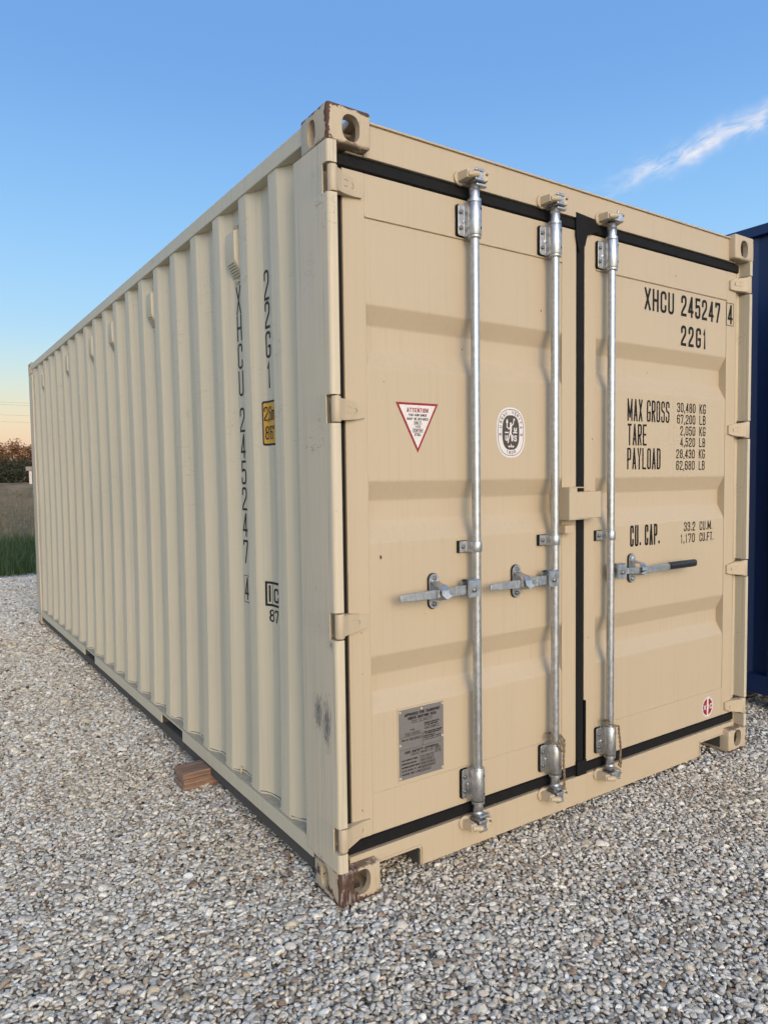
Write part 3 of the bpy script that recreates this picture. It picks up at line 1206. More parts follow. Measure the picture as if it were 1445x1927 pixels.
# rubber seal of each door: top, foot and hinge-side strips; the meeting strip belongs to the first
for i, d in enumerate(doors):
    mx = i == 1
    mb = MB()
    xe = 1.184 if not mx else 1.203
    for z0, z1, ridge in ((2.4185, 2.4655, 2.442), (.1405, .1875, .164)):
        mb.box(.0625, xe, .052, .075, z0, z1)
        mb.hexa([(.0625, .052, z0 + .001), (.0625, .052, z1 - .001), (.0625, .0425, z1 - .007), (.0625, .0415, z0 + .007)],
                [(xe, .052, z0 + .001), (xe, .052, z1 - .001), (xe, .0425, z1 - .007), (xe, .0415, z0 + .007)])
    mb.box(.0625, .0765, .053, .075, .188, 2.418)
    if mx:
        mb.mapped(mir)
    mb.build('door_gasket', RUBBER, d, smooth=25)
mb = MB()
mb.box(1.185, 1.2345, .047, .075, .1405, 2.4655)
mb.hexa([(1.187, .047, .1405), (1.232, .047, .1405), (1.222, .038, .1405), (1.197, .038, .1405)],
        [(1.187, .047, 2.4655), (1.232, .047, 2.4655), (1.222, .038, 2.4655), (1.197, .038, 2.4655)])
# torn flap at the top and step at the foot
mb.hexa([(1.172, .034, 2.487), (1.172, .040, 2.487), (1.172, .040, 2.395), (1.172, .034, 2.395)],
        [(1.290, .034, 2.478), (1.290, .040, 2.478), (1.240, .040, 2.405), (1.240, .034, 2.405)])
mb.hexa([(1.290, .034, 2.478), (1.290, .040, 2.478), (1.240, .040, 2.405), (1.240, .034, 2.405)],
        [(1.318, .034, 2.462), (1.318, .040, 2.462), (1.318, .040, 2.436), (1.318, .034, 2.436)])
mb.hexa([(1.172, .034, 2.395), (1.172, .040, 2.395), (1.190, .040, 2.33), (1.190, .034, 2.33)],
        [(1.240, .034, 2.405), (1.240, .040, 2.405), (1.226, .040, 2.36), (1.226, .034, 2.36)])
mb.box(1.182, 1.240, .033, .0465, .142, .205)
mb.box(1.232, 1.2395, .036, .0465, .205, .46)
mb.build('centre_gasket', RUBBER, doors[0], smooth=25)


# ------------------------------------------------------------------ locking bars
RY = .003
ROD_R = .0163


def make_bar(x, parent, wings):
    mb = MB()
    mb.lathe(x, RY, [(ROD_R, .21), (ROD_R, 2.40)], 24)
    bar = mb.build('locking_bar', GALV, parent, smooth=40)
    for topside in (True, False):
        f = (lambda z: z) if topside else (lambda z: .142 + 2.464 - z)          # mirrored about the middle
        s0, s1 = (2.282, 2.396) if topside else (.212, .326)
        # guide sleeve with its bolted flange
        mb = MB()
        mb.lathe(x, RY, [(.0245, s0), (.0255, s0 + .002), (.0255, s1 - .002), (.0245, s1)], 28)
        mb.hexa([(x - .012, RY - .021, s0), (x - .026, .030, s0), (x - .026, .036, s0), (x + .0, .036, s0)],
                [(x - .012, RY - .021, s1), (x - .026, .030, s1), (x - .026, .036, s1), (x + .0, .036, s1)])
        g = mb.build('rod_guide', GALV, bar, smooth=40)
        mb = MB()
        poly = [(x - .020, s0 + .002)] + [(x - .052 + .009 * (1 - math.sin(a)), s0 + .002 + .009 * (1 - math.cos(a))) for a in np.linspace(0, math.pi / 2, 5)] + \
               [(x - .052 + .009 * (1 - math.cos(a)), s1 - .002 - .009 * (1 - math.sin(a))) for a in np.linspace(0, math.pi / 2, 5)] + [(x - .020, s1 - .002)]
        mb.prism(poly, 1, .031, .0355)
        mb.box(x - .030, x - .026, .027, .031, s0 + .006, s1 - .006)
        mb.hexa([(x - .034, .0305, (s0 + s1) / 2 - .012), (x - .026, .0305, (s0 + s1) / 2 - .012), (x - .026, .024, (s0 + s1) / 2 - .004)],
                [(x - .034, .0305, (s0 + s1) / 2 + .004), (x - .026, .0305, (s0 + s1) / 2 + .004), (x - .026, .022, (s0 + s1) / 2 - .002)])
        mb.build('guide_flange', GALV, bar, bevel=.0012)
        mb = MB()
        poly = [((q[0] - x) * 1.07 + x - .0005, (q[1] - (s0 + s1) / 2) * 1.03 + (s0 + s1) / 2) for q in poly]
        mb.prism(poly, 1, .0357, .0432)
        mb.build('backing_pad', RUBBER, bar)
        for zb in (s0 + .029, s1 - .029):
            mb = MB()
            mb.lathe(x - .0405, zb, [(.0075, .0305), (.0075, .026), (.0055, .0240), (.0, .0236)], 14, axis=1, cap=False)
            mb.build('bolt', BOLT, bar)
        for zb in (s0 + .024, s1 - .022):                                    # dark discs put in for the shaded holes of the sleeve
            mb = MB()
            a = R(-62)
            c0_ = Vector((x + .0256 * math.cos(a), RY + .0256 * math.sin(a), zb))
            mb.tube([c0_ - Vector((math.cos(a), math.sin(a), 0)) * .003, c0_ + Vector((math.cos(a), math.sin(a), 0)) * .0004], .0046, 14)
            mb.build('dark_hole_disc', RUBBER, bar)
        # collars, neck and cam head
        mb = MB()
        prof = [(.0175, f(2.272)), (.0235, f(2.2725)), (.0245, f(2.275)), (.0245, f(2.2805)), (.0195, f(2.281))]
        mb.lathe(x, RY, prof, 24)
        mb.build('rod_collar', GALV, bar, smooth=50)
        mb = MB()
        prof = [(.021, f(2.397)), (.0245, f(2.398)), (.0245, f(2.409)), (.0185, f(2.411)), (.0190, f(2.436)), (.0175, f(2.438)), (.021, f(2.444)), (.0190, f(2.448)), (.0165, f(2.462)), (.012, f(2.466))]
        mb.lathe(x, RY, prof, 24)
        mb.build('rod_neck', GALV, bar, smooth=50)
        mb = MB()
        zc = f(2.485)
        if wings == 'left':
            mb.box(x - .018, x + .014, -.030, .020, zc - .020, zc + .020)
            mb.box(x - .024, x + .016, -.034, -.026, zc + .011, zc + .021)
            mb.box(x - .024, x + .016, -.034, -.026, zc - .021, zc - .011)
            mb.hexa([(x - .01, -.022, f(2.452)), (x - .01, .014, f(2.452)), (x + .044, -.006, f(2.452)), (x + .036, -.024, f(2.452))],
                    [(x - .01, -.022, f(2.461)), (x - .01, .014, f(2.461)), (x + .044, -.006, f(2.461)), (x + .036, -.024, f(2.461))])
        else:
            mb.hexa([(x - .016, -.022, zc - .012), (x - .016, .018, zc - .012), (x + .034, .020, zc - .018), (x + .034, -.028, zc - .018)],
                    [(x - .016, -.022, zc + .014), (x - .016, .018, zc + .014), (x + .034, .020, zc + .016), (x + .034, -.028, zc + .016)])
            mb.tube([(x + .026, -.026, zc - .017), (x + .038, -.016, zc), (x + .030, -.026, zc + .016)], .006, 8)
            mb.tube([(x + .004, -.018, zc + .010), (x + .008, -.024, zc + .026)], .0055, 8)
        mb.build('cam_head', GALV, bar, bevel=.003, smooth=40)
        # beige keeper welded to header or sill: two lugs, the near one with a rounded finger over the cam
        mb = MB()
        mb.lathe(x - .042, zc, [(.027, .0355), (.027, .031), (.023, .027)], 18, axis=1)
        mb.hexa([(x - .056, .030, zc - .017), (x - .030, .030, zc - .017), (x - .030, .030, zc + .017), (x - .056, .030, zc + .017)],
                [(x - .052, -.020, zc - .014), (x - .028, -.024, zc - .014), (x - .028, -.024, zc + .014), (x - .052, -.020, zc + .014)])
        mb.tube([(x - .044, -.017, zc - .002), (x - .030, -.027, zc - .002), (x - .014, -.038, zc - .003), (x - .010, -.0405, zc - .003)], [.011, .0115, .0105, .006], 12)
        mb.build('cam_keeper', PAINT, bar, bevel=.003, smooth=40)
        mb = MB()
        mb.hexa([(x + .020, .0355, zc - .022), (x + .052, .0355, zc - .022), (x + .052, .0355, zc + .022), (x + .020, .0355, zc + .022)],
                [(x + .019, -.020, zc - .017), (x + .040, -.028, zc - .013), (x + .044, -.028, zc + .018), (x + .019, -.020, zc + .020)])
        mb.build('cam_keeper', PAINT, bar, bevel=.003, smooth=40)
        mb = MB()
        mb.lathe(x + .034, zc + .009, [(.004, -.024), (.004, -.031), (.0, -.0325)], 10, axis=1, cap=False)
        mb.build('bolt', BOLT, bar)
    # middle clamp
    mb = MB()
    mb.lathe(x, RY, [(.0195, 1.143), (.0205, 1.145), (.0205, 1.179), (.0195, 1.181)], 22)
    mb.hexa([(x - .012, RY - .016, 1.143), (x - .022, .030, 1.143), (x - .022, .036, 1.143), (x, .036, 1.143)],
            [(x - .012, RY - .016, 1.181), (x - .022, .030, 1.181), (x - .022, .036, 1.181), (x, .036, 1.181)])
    mb.box(x - .056, x - .018, .032, .036, 1.142, 1.182)
    mb.build('rod_clamp', GALV, bar, smooth=40)
    mb = MB()
    mb.box(x - .060, x - .016, .0362, .0432, 1.140, 1.184)
    mb.build('backing_pad', RUBBER, bar)
    mb = MB()
    mb.lathe(x - .040, 1.162, [(.0075, .0315), (.0075, .027), (.0055, .0252), (.0, .0248)], 14, axis=1, cap=False)
    mb.build('bolt', BOLT, bar)
    return bar


def make_handle(bar, x, side, xc, x_end, zc, grip):
    """clevis welded to the rod, flat lever, catch plate on the door; side -1 points left, +1 right"""
    s = side
    mb = MB()
    mb.box(x + s * .010, x + s * .066, -.030, -.024, zc - .026, zc + .030)
    mb.box(x + s * .010, x + s * .066, .006, .012, zc - .026, zc + .030)
    n = 8
    V = []
    for i in range(n + 1):
        a = math.pi * i / n
        V.append((-.009 - .021 * math.cos(a), .030 + .009 * math.sin(a)))
    for i in range(n):
        (ya, za), (yb, zb) = V[i], V[i + 1]
        mb.add([(x + s * .010, ya, zc + za), (x + s * .066, ya, zc + za), (x + s * .066, yb, zc + zb), (x + s * .010, yb, zc + zb)], [(0, 1, 2, 3)])
    mb.build('handle_clevis', GALV, bar, smooth=40)
    mb = MB()
    mb.lathe(x + s * .040, zc, [(.0085, -.030), (.0085, -.035), (.006, -.037), (.0, -.0375)], 12, axis=1, cap=False)
    mb.build('bolt', BOLT, bar)
    d = lambda t: x + s * t
    L = abs(x_end - x)
    hub = abs(xc - x)
    # lever sections: (distance, y front, y back, z low, z high)
    if grip:
        sec = [(.045, -.018, -.006, -.011, .016), (.09, -.018, -.006, -.011, .014), (hub - .03, -.019, -.008, -.016, .010), (hub + .02, -.022, -.010, -.018, .010), (L - .02, -.024, -.012, -.012, .016)]
    else:
        sec = [(.045, -.018, -.005, -.016, .020), (hub - .055, -.019, -.006, -.018, .018), (hub - .02, -.020, -.007, -.014, .014), (hub + .025, -.021, -.008, -.015, .013),
               (hub + .045, -.024, -.009, -.016, .015), (L - .004, -.020, -.010, -.013, .010), (L, -.018, -.011, -.009, .006)]
    mb = MB()
    for (ta, a0, a1, a2, a3), (tb, b0, b1, b2, b3) in zip(sec, sec[1:]):
        mb.hexa([(d(ta), a0, zc + a2), (d(ta), a1, zc + a2), (d(ta), a1, zc + a3), (d(ta), a0, zc + a3)],
                [(d(tb), b0, zc + b2), (d(tb), b1, zc + b2), (d(tb), b1, zc + b3), (d(tb), b0, zc + b3)])
    mb.build('handle', GALV, bar, bevel=.002, smooth=40)
    if grip:
        mb = MB()
        g0, g1 = L - .205, L
        n = 10
        ring = lambda t, k: [(d(t), -.017 + .011 * k * math.cos(a), zc + .000 + .0175 * k * math.copysign(abs(math.sin(a)) ** .6, math.sin(a))) for a in np.linspace(0, 2 * math.pi, 17)[:-1]]
        R0 = [ring(g0, .97), ring(g0 + .004, 1.0), ring(g1 - .012, 1.0), ring(g1 - .003, .85), ring(g1, .5)]
        V = [p for q in R0 for p in q]
        F = [(j * 16 + i, j * 16 + (i + 1) % 16, (j + 1) * 16 + (i + 1) % 16, (j + 1) * 16 + i) for j in range(4) for i in range(16)]
        F += [tuple(range(16))[::-1], tuple(64 + i for i in range(16))]
        mb.add(V, F)
        mb.build('handle_grip', GRIP, bar, smooth=50)
    # catch: rounded plate, two bolts, sprung tongue over the lever, hook below
    mb = MB()
    wv, hv, cz = .0215, .063, zc + .001
    outl = [(xc + wv * math.cos(a), cz + hv - wv + wv * math.sin(a)) for a in np.linspace(0, math.pi, 11)] + \
           [(xc + wv * math.cos(a), cz - hv + wv + wv * math.sin(a)) for a in np.linspace(math.pi, 2 * math.pi, 11)]
    mb.prism(outl, 1, .036, .0405)
    tw = .016
    path = [(.0355, .050), (.030, .036), (.010, .030), (-.016, .026), (-.030, .010), (-.032, -.006)]
    for (ya, za), (yb, zb) in zip(path, path[1:]):
        mb.hexa([(xc - tw, ya, cz + za), (xc + tw, ya, cz + za), (xc + tw, ya + .003, cz + za - .004), (xc - tw, ya + .003, cz + za - .004)],
                [(xc - tw * .95, yb, cz + zb), (xc + tw * .95, yb, cz + zb), (xc + tw * .95, yb + .004, cz + zb - .003), (xc - tw * .95, yb + .004, cz + zb - .003)])
    for (ya, za), (yb, zb) in zip([(.0355, -.020), (.004, -.022), (-.014, -.020)], [(.004, -.022), (-.014, -.020), (-.020, -.008)]):
        mb.hexa([(xc - .012, ya, cz + za), (xc + .012, ya, cz + za), (xc + .012, ya, cz + za - .006), (xc - .012, ya, cz + za - .006)],
                [(xc - .012, yb, cz + zb), (xc + .012, yb, cz + zb), (xc + .012, yb, cz + zb - .006), (xc - .012, yb, cz + zb - .006)])
    # tongue tip spread over the lever
    mb.hexa([(xc - .016, -.032, cz - .004), (xc + .016, -.032, cz - .004), (xc + .016, -.028, cz - .006), (xc - .016, -.028, cz - .006)],
            [(xc - s * .002, -.036, cz - .022), (xc - s * .030, -.034, cz - .012), (xc - s * .030, -.030, cz - .014), (xc - s * .002, -.031, cz - .024)])
    mb.build('handle_catch', GALV, bar, smooth=40)
    mb = MB()
    mb.prism([(xc + (p[0] - xc) * 1.10 - .001, cz + (p[1] - cz) * 1.035) for p in outl], 1, .0407, .0432)
    mb.build('backing_pad', RUBBER, bar)
    for dz in (.046, -.046):
        mb = MB()
        mb.lathe(xc, cz + dz, [(.0085, .0355), (.0085, .030), (.006, .0275), (.0, .0270)], 14, axis=1, cap=False)
        mb.build('bolt', BOLT if not grip else GALV, bar)


ROD_X = (.6015, 1.0145, 1.3545)
b1 = make_bar(ROD_X[0], box, 'left')
b2 = make_bar(ROD_X[1], box, 'left')
b3 = make_bar(ROD_X[2], box, 'right')
make_handle(b1, ROD_X[0], -1, .429, .243, 1.009, False)
make_handle(b2, ROD_X[1], -1, .836, .650, 1.008, False)
make_handle(b3, ROD_X[2], 1, 1.544, 1.944, 1.002, True)

# lock box across the meeting edge
mb = MB()
mb.box(1.062, 1.066, -.030, .0435, 1.240, 1.372)
mb.box(1.066, 1.185, -.030, .0435, 1.368, 1.372)
mb.box(1.066, 1.108, -.030, -.026, 1.240, 1.368)
mb.box(1.066, 1.180, -.026, .0435, 1.240, 1.244)
lb = mb.build('lock_box', PAINT, box, bevel=.0015)
mb = MB()
mb.box(1.098, 1.262, -.022, .034, 1.2445, 1.352)
mb.box(1.200, 1.255, .034, .0435, 1.262, 1.340)
mb.build('lock_hasp', PAINT, lb, bevel=.002)
mb = MB()
mb.tube([(1.20, .0, 1.3535), (1.215, -.004, 1.3545), (1.235, -.002, 1.3535), (1.25, .004, 1.3535)], .002, 6)
mb.build('weld_bead', PAINT, lb)
mb = MB()
mb.box(1.078, 1.128, .006, .0435, 1.184, 1.217)
mb.build('door_stop', PAINT, box, bevel=.0015)

# ------------------------------------------------------------------ lettering on the doors
T = YP + .0004


def letter(parent, name, items, mat=INK, y=T):
    for it in items:
        mb = MB()
        txt, x0, x1, z0, z1, t = it[:6]
        if parent is d2:                                                     # lens-true placement on the panel
            x0, x1, z0, z1 = x0 - .0026 * x0, x1 - .0026 * x1, z0 + .005, z1 + .005
        print_text(mb, txt, x0, x1, z0, z1, t, y, it[6] if len(it) > 6 else None)
        o = mb.build(name, mat, parent, smooth=0, fix=False)
    return o


d1, d2 = doors
letter(d2, 'serial_lettering', [('XHCU', 1.636, 1.853, 2.150, 2.248, .0125), ('245247', 1.908, 2.228, 2.153, 2.250, .0135)])
o = letter(d2, 'check_digit', [('4', 2.291, 2.333, 2.158, 2.252, .0125)], INK, YF)
mb = MB()
frame2d(mb, 2.273, 2.336, 2.154, 2.266, .0028, YF - LIFT)
mb.build('check_digit_frame', INK, d2, smooth=0, fix=False)
letter(d2, 'type_code_lettering', [('22G1', 1.909, 2.112, 2.016, 2.111, .0135, .42)])
letter(d2, 'gross_weight_lettering', [('MAX GROSS', 1.521, 1.825, 1.652, 1.750, .0088, .30), ('30,480', 1.885, 2.030, 1.705, 1.750, .0056), ('KG', 2.064, 2.115, 1.704, 1.751, .0056),
                                      ('67,200', 1.885, 2.030, 1.651, 1.695, .0056), ('LB', 2.064, 2.115, 1.651, 1.696, .0056)])
letter(d2, 'tare_lettering', [('TARE', 1.523, 1.657, 1.545, 1.640, .0088), ('2,050', 1.911, 2.030, 1.597, 1.641, .0056), ('KG', 2.064, 2.115, 1.597, 1.642, .0056),
                              ('4,520', 1.911, 2.030, 1.544, 1.587, .0056), ('LB', 2.064, 2.113, 1.544, 1.588, .0056)])
letter(d2, 'payload_lettering', [('PAYLOAD', 1.521, 1.760, 1.438, 1.534, .0088, .30), ('28,430', 1.881, 2.028, 1.489, 1.532, .0056), ('KG', 2.062, 2.112, 1.489, 1.534, .0056),
                                 ('62,680', 1.881, 2.028, 1.434, 1.478, .0056), ('LB', 2.062, 2.111, 1.434, 1.479, .0056)])
letter(d2, 'capacity_lettering', [('CU. CAP.', 1.544, 1.757, 1.092, 1.188, .0105), ('33.2', 1.947, 2.038, 1.141, 1.185, .0056), ('CU.M.', 2.075, 2.182, 1.140, 1.184, .0056),
                                  ('1,170', 1.922, 2.036, 1.085, 1.129, .0056), ('CU.FT.', 2.075, 2.194, 1.085, 1.128, .0056)])

# bare spots where the paint has chipped
CHIP = flat_mat('bare_chip', (.075, .05, .038), .8)
for k, (x, z, r, d_, yy) in enumerate(((.208, 1.148, .0085, d1, YP), (.981, 2.070, .0055, d1, YP), (.606, 1.891, .0040, d1, YP + DEPTH), (.230, 1.744, .0030, d1, YP), (.396, .930, .0022, d1, YP),
                                       (1.857, 2.333, .0045, d2, YF + .0008), (1.704, 1.884, .0035, d2, YP + DEPTH), (1.260, .727, .0035, d2, YF), (.118, .285, .0040, d1, YF))):
    rs = random.Random(300 + k)
    n = 9
    mb = MB()
    mb.add([(x + r * .6 * rs.uniform(.6, 1.15) * math.cos(2 * math.pi * i / n), yy - .0011, z + r * rs.uniform(.6, 1.15) * math.sin(2 * math.pi * i / n)) for i in range(n)], [tuple(range(n))])
    mb.build('paint_chip', CHIP, d_, smooth=0)

# warning triangle
y = YP - .0011
mb = MB()
tri = [(.278, 1.679), (.462, 1.679), (.370, 1.505)]
mb.add([(x, y, z) for x, z in tri], [(0, 1, 2)])
tr = mb.build('warning_sticker', STK_RED, d1, smooth=0)
cx_, cz_ = .370, 1.679 - .058
mb = MB()
mb.add([(cx_ + (x - cx_) * .86, y - .0004, cz_ + (z - cz_) * .86) for x, z in tri], [(0, 1, 2)])
mb.build('sticker_field', STK_WHITE, tr, smooth=0)
letter(tr, 'red_lettering', [('ATTENTION', .324, .416, 1.646, 1.661, .0026)], STK_RED, y - .0002)
ym = y - .0002
mb = MB()
for it in (('THIS CONTAINER', .331, .409, 1.632, 1.6405, .0013), ('MUST BE REPAIRED', .324, .416, 1.6185, 1.627, .0013), ('ONLY', .357, .383, 1.605, 1.613, .0013),
           ('WITH', .359, .381, 1.592, 1.600, .0013), ('CORTEN', .352, .388, 1.578, 1.587, .0013), ('STEEL', .356, .384, 1.564, 1.573, .0014)):
    print_text(mb, *it, ym)
frame2d(mb, .354, .386, 1.6025, 1.6155, .0008, ym - LIFT)
frame2d(mb, .348, .392, 1.5755, 1.5895, .0008, ym - LIFT)
mb.build('small_lettering', INK, tr, smooth=0, fix=False)

# oval inspection emblem
cx_, cz_ = .816, 1.587
mb = MB()
disc(mb, cx_, cz_, .0755, .0965, y, 2.5)
em = mb.build('inspection_sticker', STK_WHITE, d1, smooth=0)
mb = MB()
band(mb, cx_, cz_, .0682, .0895, .0022, y - .0004, 2.5)
disc(mb, cx_, cz_, .0445, .0665, y - .0004, 2.7)
word = 'BUREAU VERITAS'
for i, ch in enumerate(word):
    a = R(183 - i * (186 / (len(word) - 1)))
    rx, rz = .0555, .0775
    px, pz = cx_ + rx * math.copysign(abs(math.cos(a)) ** .8, math.cos(a)), cz_ + rz * math.copysign(abs(math.sin(a)) ** .8, math.sin(a))
    nrm = Vector((math.cos(a) / rx, math.sin(a) / rz)).normalized()
    tan = Vector((nrm.y, -nrm.x))
    V, F = text2d(ch, -.0045, .0045, -.0062, .0062, .0021)
    mb.add([(px + tan.x * v[0] + nrm.x * v[1], y - .0005 - v[2] * .0001, pz + tan.y * v[0] + nrm.y * v[1]) for v in V], F)
for i, ch in enumerate('1828'):
    a = R(270 - 21 + i * 14)
    px, pz = cx_ + .0535 * math.cos(a), cz_ + .0775 * math.sin(a)
    V, F = text2d(ch, -.0042, .0042, -.0062, .0062, .0019)
    sl = (i - 1.5) * .10
    mb.add([(px + v[0] - sl * v[1], y - .0005 - v[2] * .0001, pz + v[1] + sl * v[0]) for v in V], F)
mb.build('emblem_print', STK_BROWN, em, smooth=0, fix=False)
mb = MB()


def blob(pts, lay=0):
    mb.add([(cx_ + p[0], y - .0008 - lay * .0001, cz_ + p[1]) for p in pts], [tuple(range(len(pts)))])


def limb(pts, t, lay=0):
    q = [Vector(p) for p in pts]
    L, Rr = ribbon(q, False, t)
    k = len(q)
    mb.add([(cx_ + p.x, y - .0008 - lay * .0001, cz_ + p.y) for p in L + Rr], [(i, i + 1, k + i + 1, k + i) for i in range(k - 1)])


blob([(-.001 + .0042 * math.cos(a), .034 + .0055 * math.sin(a)) for a in np.linspace(0, 2 * math.pi, 13)[:-1]])
limb([(-.001, .030), (.0, .016), (-.002, .002)], .0095, 1)
limb([(-.003, .004), (.003, -.012), (.006, -.034)], .0062, 2)
limb([(-.003, .004), (-.009, -.012), (-.014, -.028), (-.016, -.040)], .0055, 3)
limb([(.002, .025), (.012, .034), (.014, .046)], .0045, 4)
blob([(.0165 + .0045 * math.cos(a), .050 + .005 * math.sin(a)) for a in np.linspace(0, 2 * math.pi, 11)[:-1]], 5)
limb([(-.002, .022), (-.012, .014), (-.021, .022)], .0042, 6)
limb([(-.0215, .018), (-.0205, .038)], .0042, 7)
blob([(-.0265, .036), (-.016, .036), (-.017, .046), (-.021, .053), (-.025, .046)], 8)
limb([(-.033, .000), (-.013, .000)], .0048, 9)
limb([(.010, .000), (.032, .000)], .0048, 9)
V, F = text2d('U', -.031, -.018, -.032, -.010, .0042)
mb.add([(cx_ + v[0], y - .0018, cz_ + v[1]) for v in V], F)
V, F = text2d('S', .015, .030, -.034, -.010, .0045)
mb.add([(cx_ + v[0], y - .0018, cz_ + v[1]) for v in V], F)
V, F = text2d('U', .014, .030, .004, .019, .0058)
mb.add([(cx_ + v[0], y - .0019, cz_ + v[1]) for v in V], F)
limb([(.009, -.008), (.009, -.030)], .0045, 9)
limb([(-.016, -.052), (.016, -.052)], .0026, 8)
limb([(.0, -.043), (.0, -.058)], .0028, 9)
limb([(-.014, -.053), (-.010, -.057), (-.005, -.053)], .003, 7)
limb([(.014, -.053), (.010, -.057), (.005, -.053)], .003, 7)
mb.build('emblem_figure', STK_WHITE, em, smooth=0, fix=False)

# round company sticker low on the other door
cx_, cz_ = 2.152, .2545
yb = YF + .0008 - .0006
mb = MB()
disc(mb, cx_, cz_, .051, .053, yb)
cs = mb.build('company_sticker', STK_WHITE, d2, smooth=0)
mb = MB()
band(mb, cx_, cz_, .0485, .0505, .0012, yb - .0004)
mb.build('sticker_outline', STK_BROWN, cs, smooth=0, fix=False)
mb = MB()
n = 40
for (a0, a1) in ((-82, 78), (98, 262)):
    A = [(cx_ + .040 * math.cos(R(a0 + (a1 - a0) * i / n)), cz_ + .042 * math.sin(R(a0 + (a1 - a0) * i / n))) for i in range(n + 1)]
    mb.add([(p[0], yb - .0004, p[1]) for p in A], [tuple(range(n + 1))])
mb.build('sticker_disc', STK_RED, cs, smooth=0, fix=False)
mb = MB()
print_text(mb, 'x', cx_ - .036, cx_ - .014, cz_ - .012, cz_ + .022, .0050, yb - .0002)
print_text(mb, 'h', cx_ - .008, cx_ + .011, cz_ - .012, cz_ + .022, .0046, yb - .0002)
print_text(mb, 'c', cx_ + .017, cx_ + .036, cz_ - .012, cz_ + .022, .0050, yb - .0002)
mb.build('sticker_lettering', STK_WHITE, cs, smooth=0, fix=False)

# stamped safety plate
PX0, PX1, PZ0, PZ1 = .272, .472, .347, .600
mb = MB()
mb.box(PX0, PX1, YP - .0030, YP + .001, PZ0, PZ1)
pl = mb.build('data_plate', PLATE, d1, bevel=.0006)
mb = MB()
for a in ((PX0 - .004, PX1 + .004, PZ1 - .001, PZ1 + .006), (PX0 - .004, PX1 + .004, PZ0 - .006, PZ0 + .001), (PX0 - .005, PX0 + .001, PZ0, PZ1), (PX1 - .001, PX1 + .005, PZ0, PZ1)):
    mb.box(a[0], a[1], YP - .0026, YP + .001, a[2], a[3])
mb.build('plate_edge', PAINT, pl, bevel=.0005)
for (u, w) in ((.03, .03), (.97, .03), (.03, .5), (.97, .5), (.03, .97), (.5, .965), (.97, .97)):
    mb = MB()
    mb.lathe(PX0 + (PX1 - PX0) * u, PZ0 + (PZ1 - PZ0) * w, [(.0054, YP - .003), (.0048, YP - .0052), (.003, YP - .0070), (0, YP - .0073)], 12, axis=1, cap=False)
    mb.build('rivet', PAINT, pl)
yt = YP - .0031
pu = lambda u: PX0 + .2 * u
pw = lambda w: PZ0 + (PZ1 - PZ0) * w
mb = MB()
big = [('APPROVED FOR TRANSPORT', .13, .92, .895, .938), ('UNDER CUSTOMS SEAL', .20, .84, .840, .880), ('CSC SAFETY APPROVAL', .13, .89, .365, .402)]
small = [('TYPE', .24, .34, .68, .70), ("MANUFACTURER'S NO.", .56, .90, .735, .755), ('OF THE CONTAINER', .56, .86, .705, .725),
         ('IDENT. NO.', .06, .20, .555, .575), ('FIRST CONTAINER TREATED', .55, .96, .605, .622), ('IN TIMBER COMPONENT', .58, .93, .58, .597), ('MANUFACTURED BY', .54, .80, .548, .565),
         ('TREATMENT DATE', .54, .93, .52, .537), ('IMMUNITY', .54, .93, .492, .508), ('DATE MANUFACTURED', .06, .40, .265, .285), ('IDENTIFICATION NO.', .06, .38, .215, .235),
         ('MAXIMUM GROSS MASS', .06, .44, .165, .187), ('ALLOW. STACK. WT. 1.8G', .06, .46, .115, .137), ('RACKING TEST LOAD', .06, .46, .065, .087), ('NEXT', .80, .93, .34, .357), ('EXAM', .80, .93, .31, .327), ('DATE', .80, .93, .28, .297)]
boxed = [('CN/C 2017', .28, .74, .785, .825), ('XHC 2250L', .13, .48, .62, .66), ('XHC 245247', .56, .89, .655, .69), ('XHCU 245247 4', .22, .50, .545, .58),
         ('CN 2017', .26, .76, .325, .352), ('10 2017', .46, .77, .255, .29), ('XHCU 245247', .46, .77, .205, .24), ('30,480 KG 67,200 LB', .46, .80, .155, .19), ('216,000 KG 476,190 LB', .46, .80, .105, .14), ('15,240 KG', .46, .70, .055, .09)]
for s_, a, b, c_, d in big:
    print_text(mb, s_, pu(a), pu(b), pw(c_), pw(d), .0019, yt)
for s_, a, b, c_, d in small:
    print_text(mb, s_, pu(a), pu(b), pw(c_), pw(d), .0012, yt)
for s_, a, b, c_, d in boxed:
    frame2d(mb, pu(a), pu(b), pw(c_), pw(d), .0007, yt - LIFT)
    print_text(mb, s_, pu(a) + .004, pu(b) - .004, pw(c_) + .002, pw(d) - .002, .0008, yt)
for a, b, z in ((.02, .98, .605), (.02, .98, .43)):
    mb.add([(pu(a), yt - LIFT, pw(z)), (pu(b), yt - LIFT, pw(z)), (pu(b), yt - LIFT, pw(z) + .0007), (pu(a), yt - LIFT, pw(z) + .0007)], [(0, 1, 2, 3)])
mb.add([(pu(.52), yt - LIFT, pw(.432)), (pu(.525), yt - LIFT, pw(.432)), (pu(.525), yt - LIFT, pw(.603)), (pu(.52), yt - LIFT, pw(.603))], [(0, 1, 2, 3)])
mb.build('plate_lettering', INK, pl, smooth=0, fix=False)


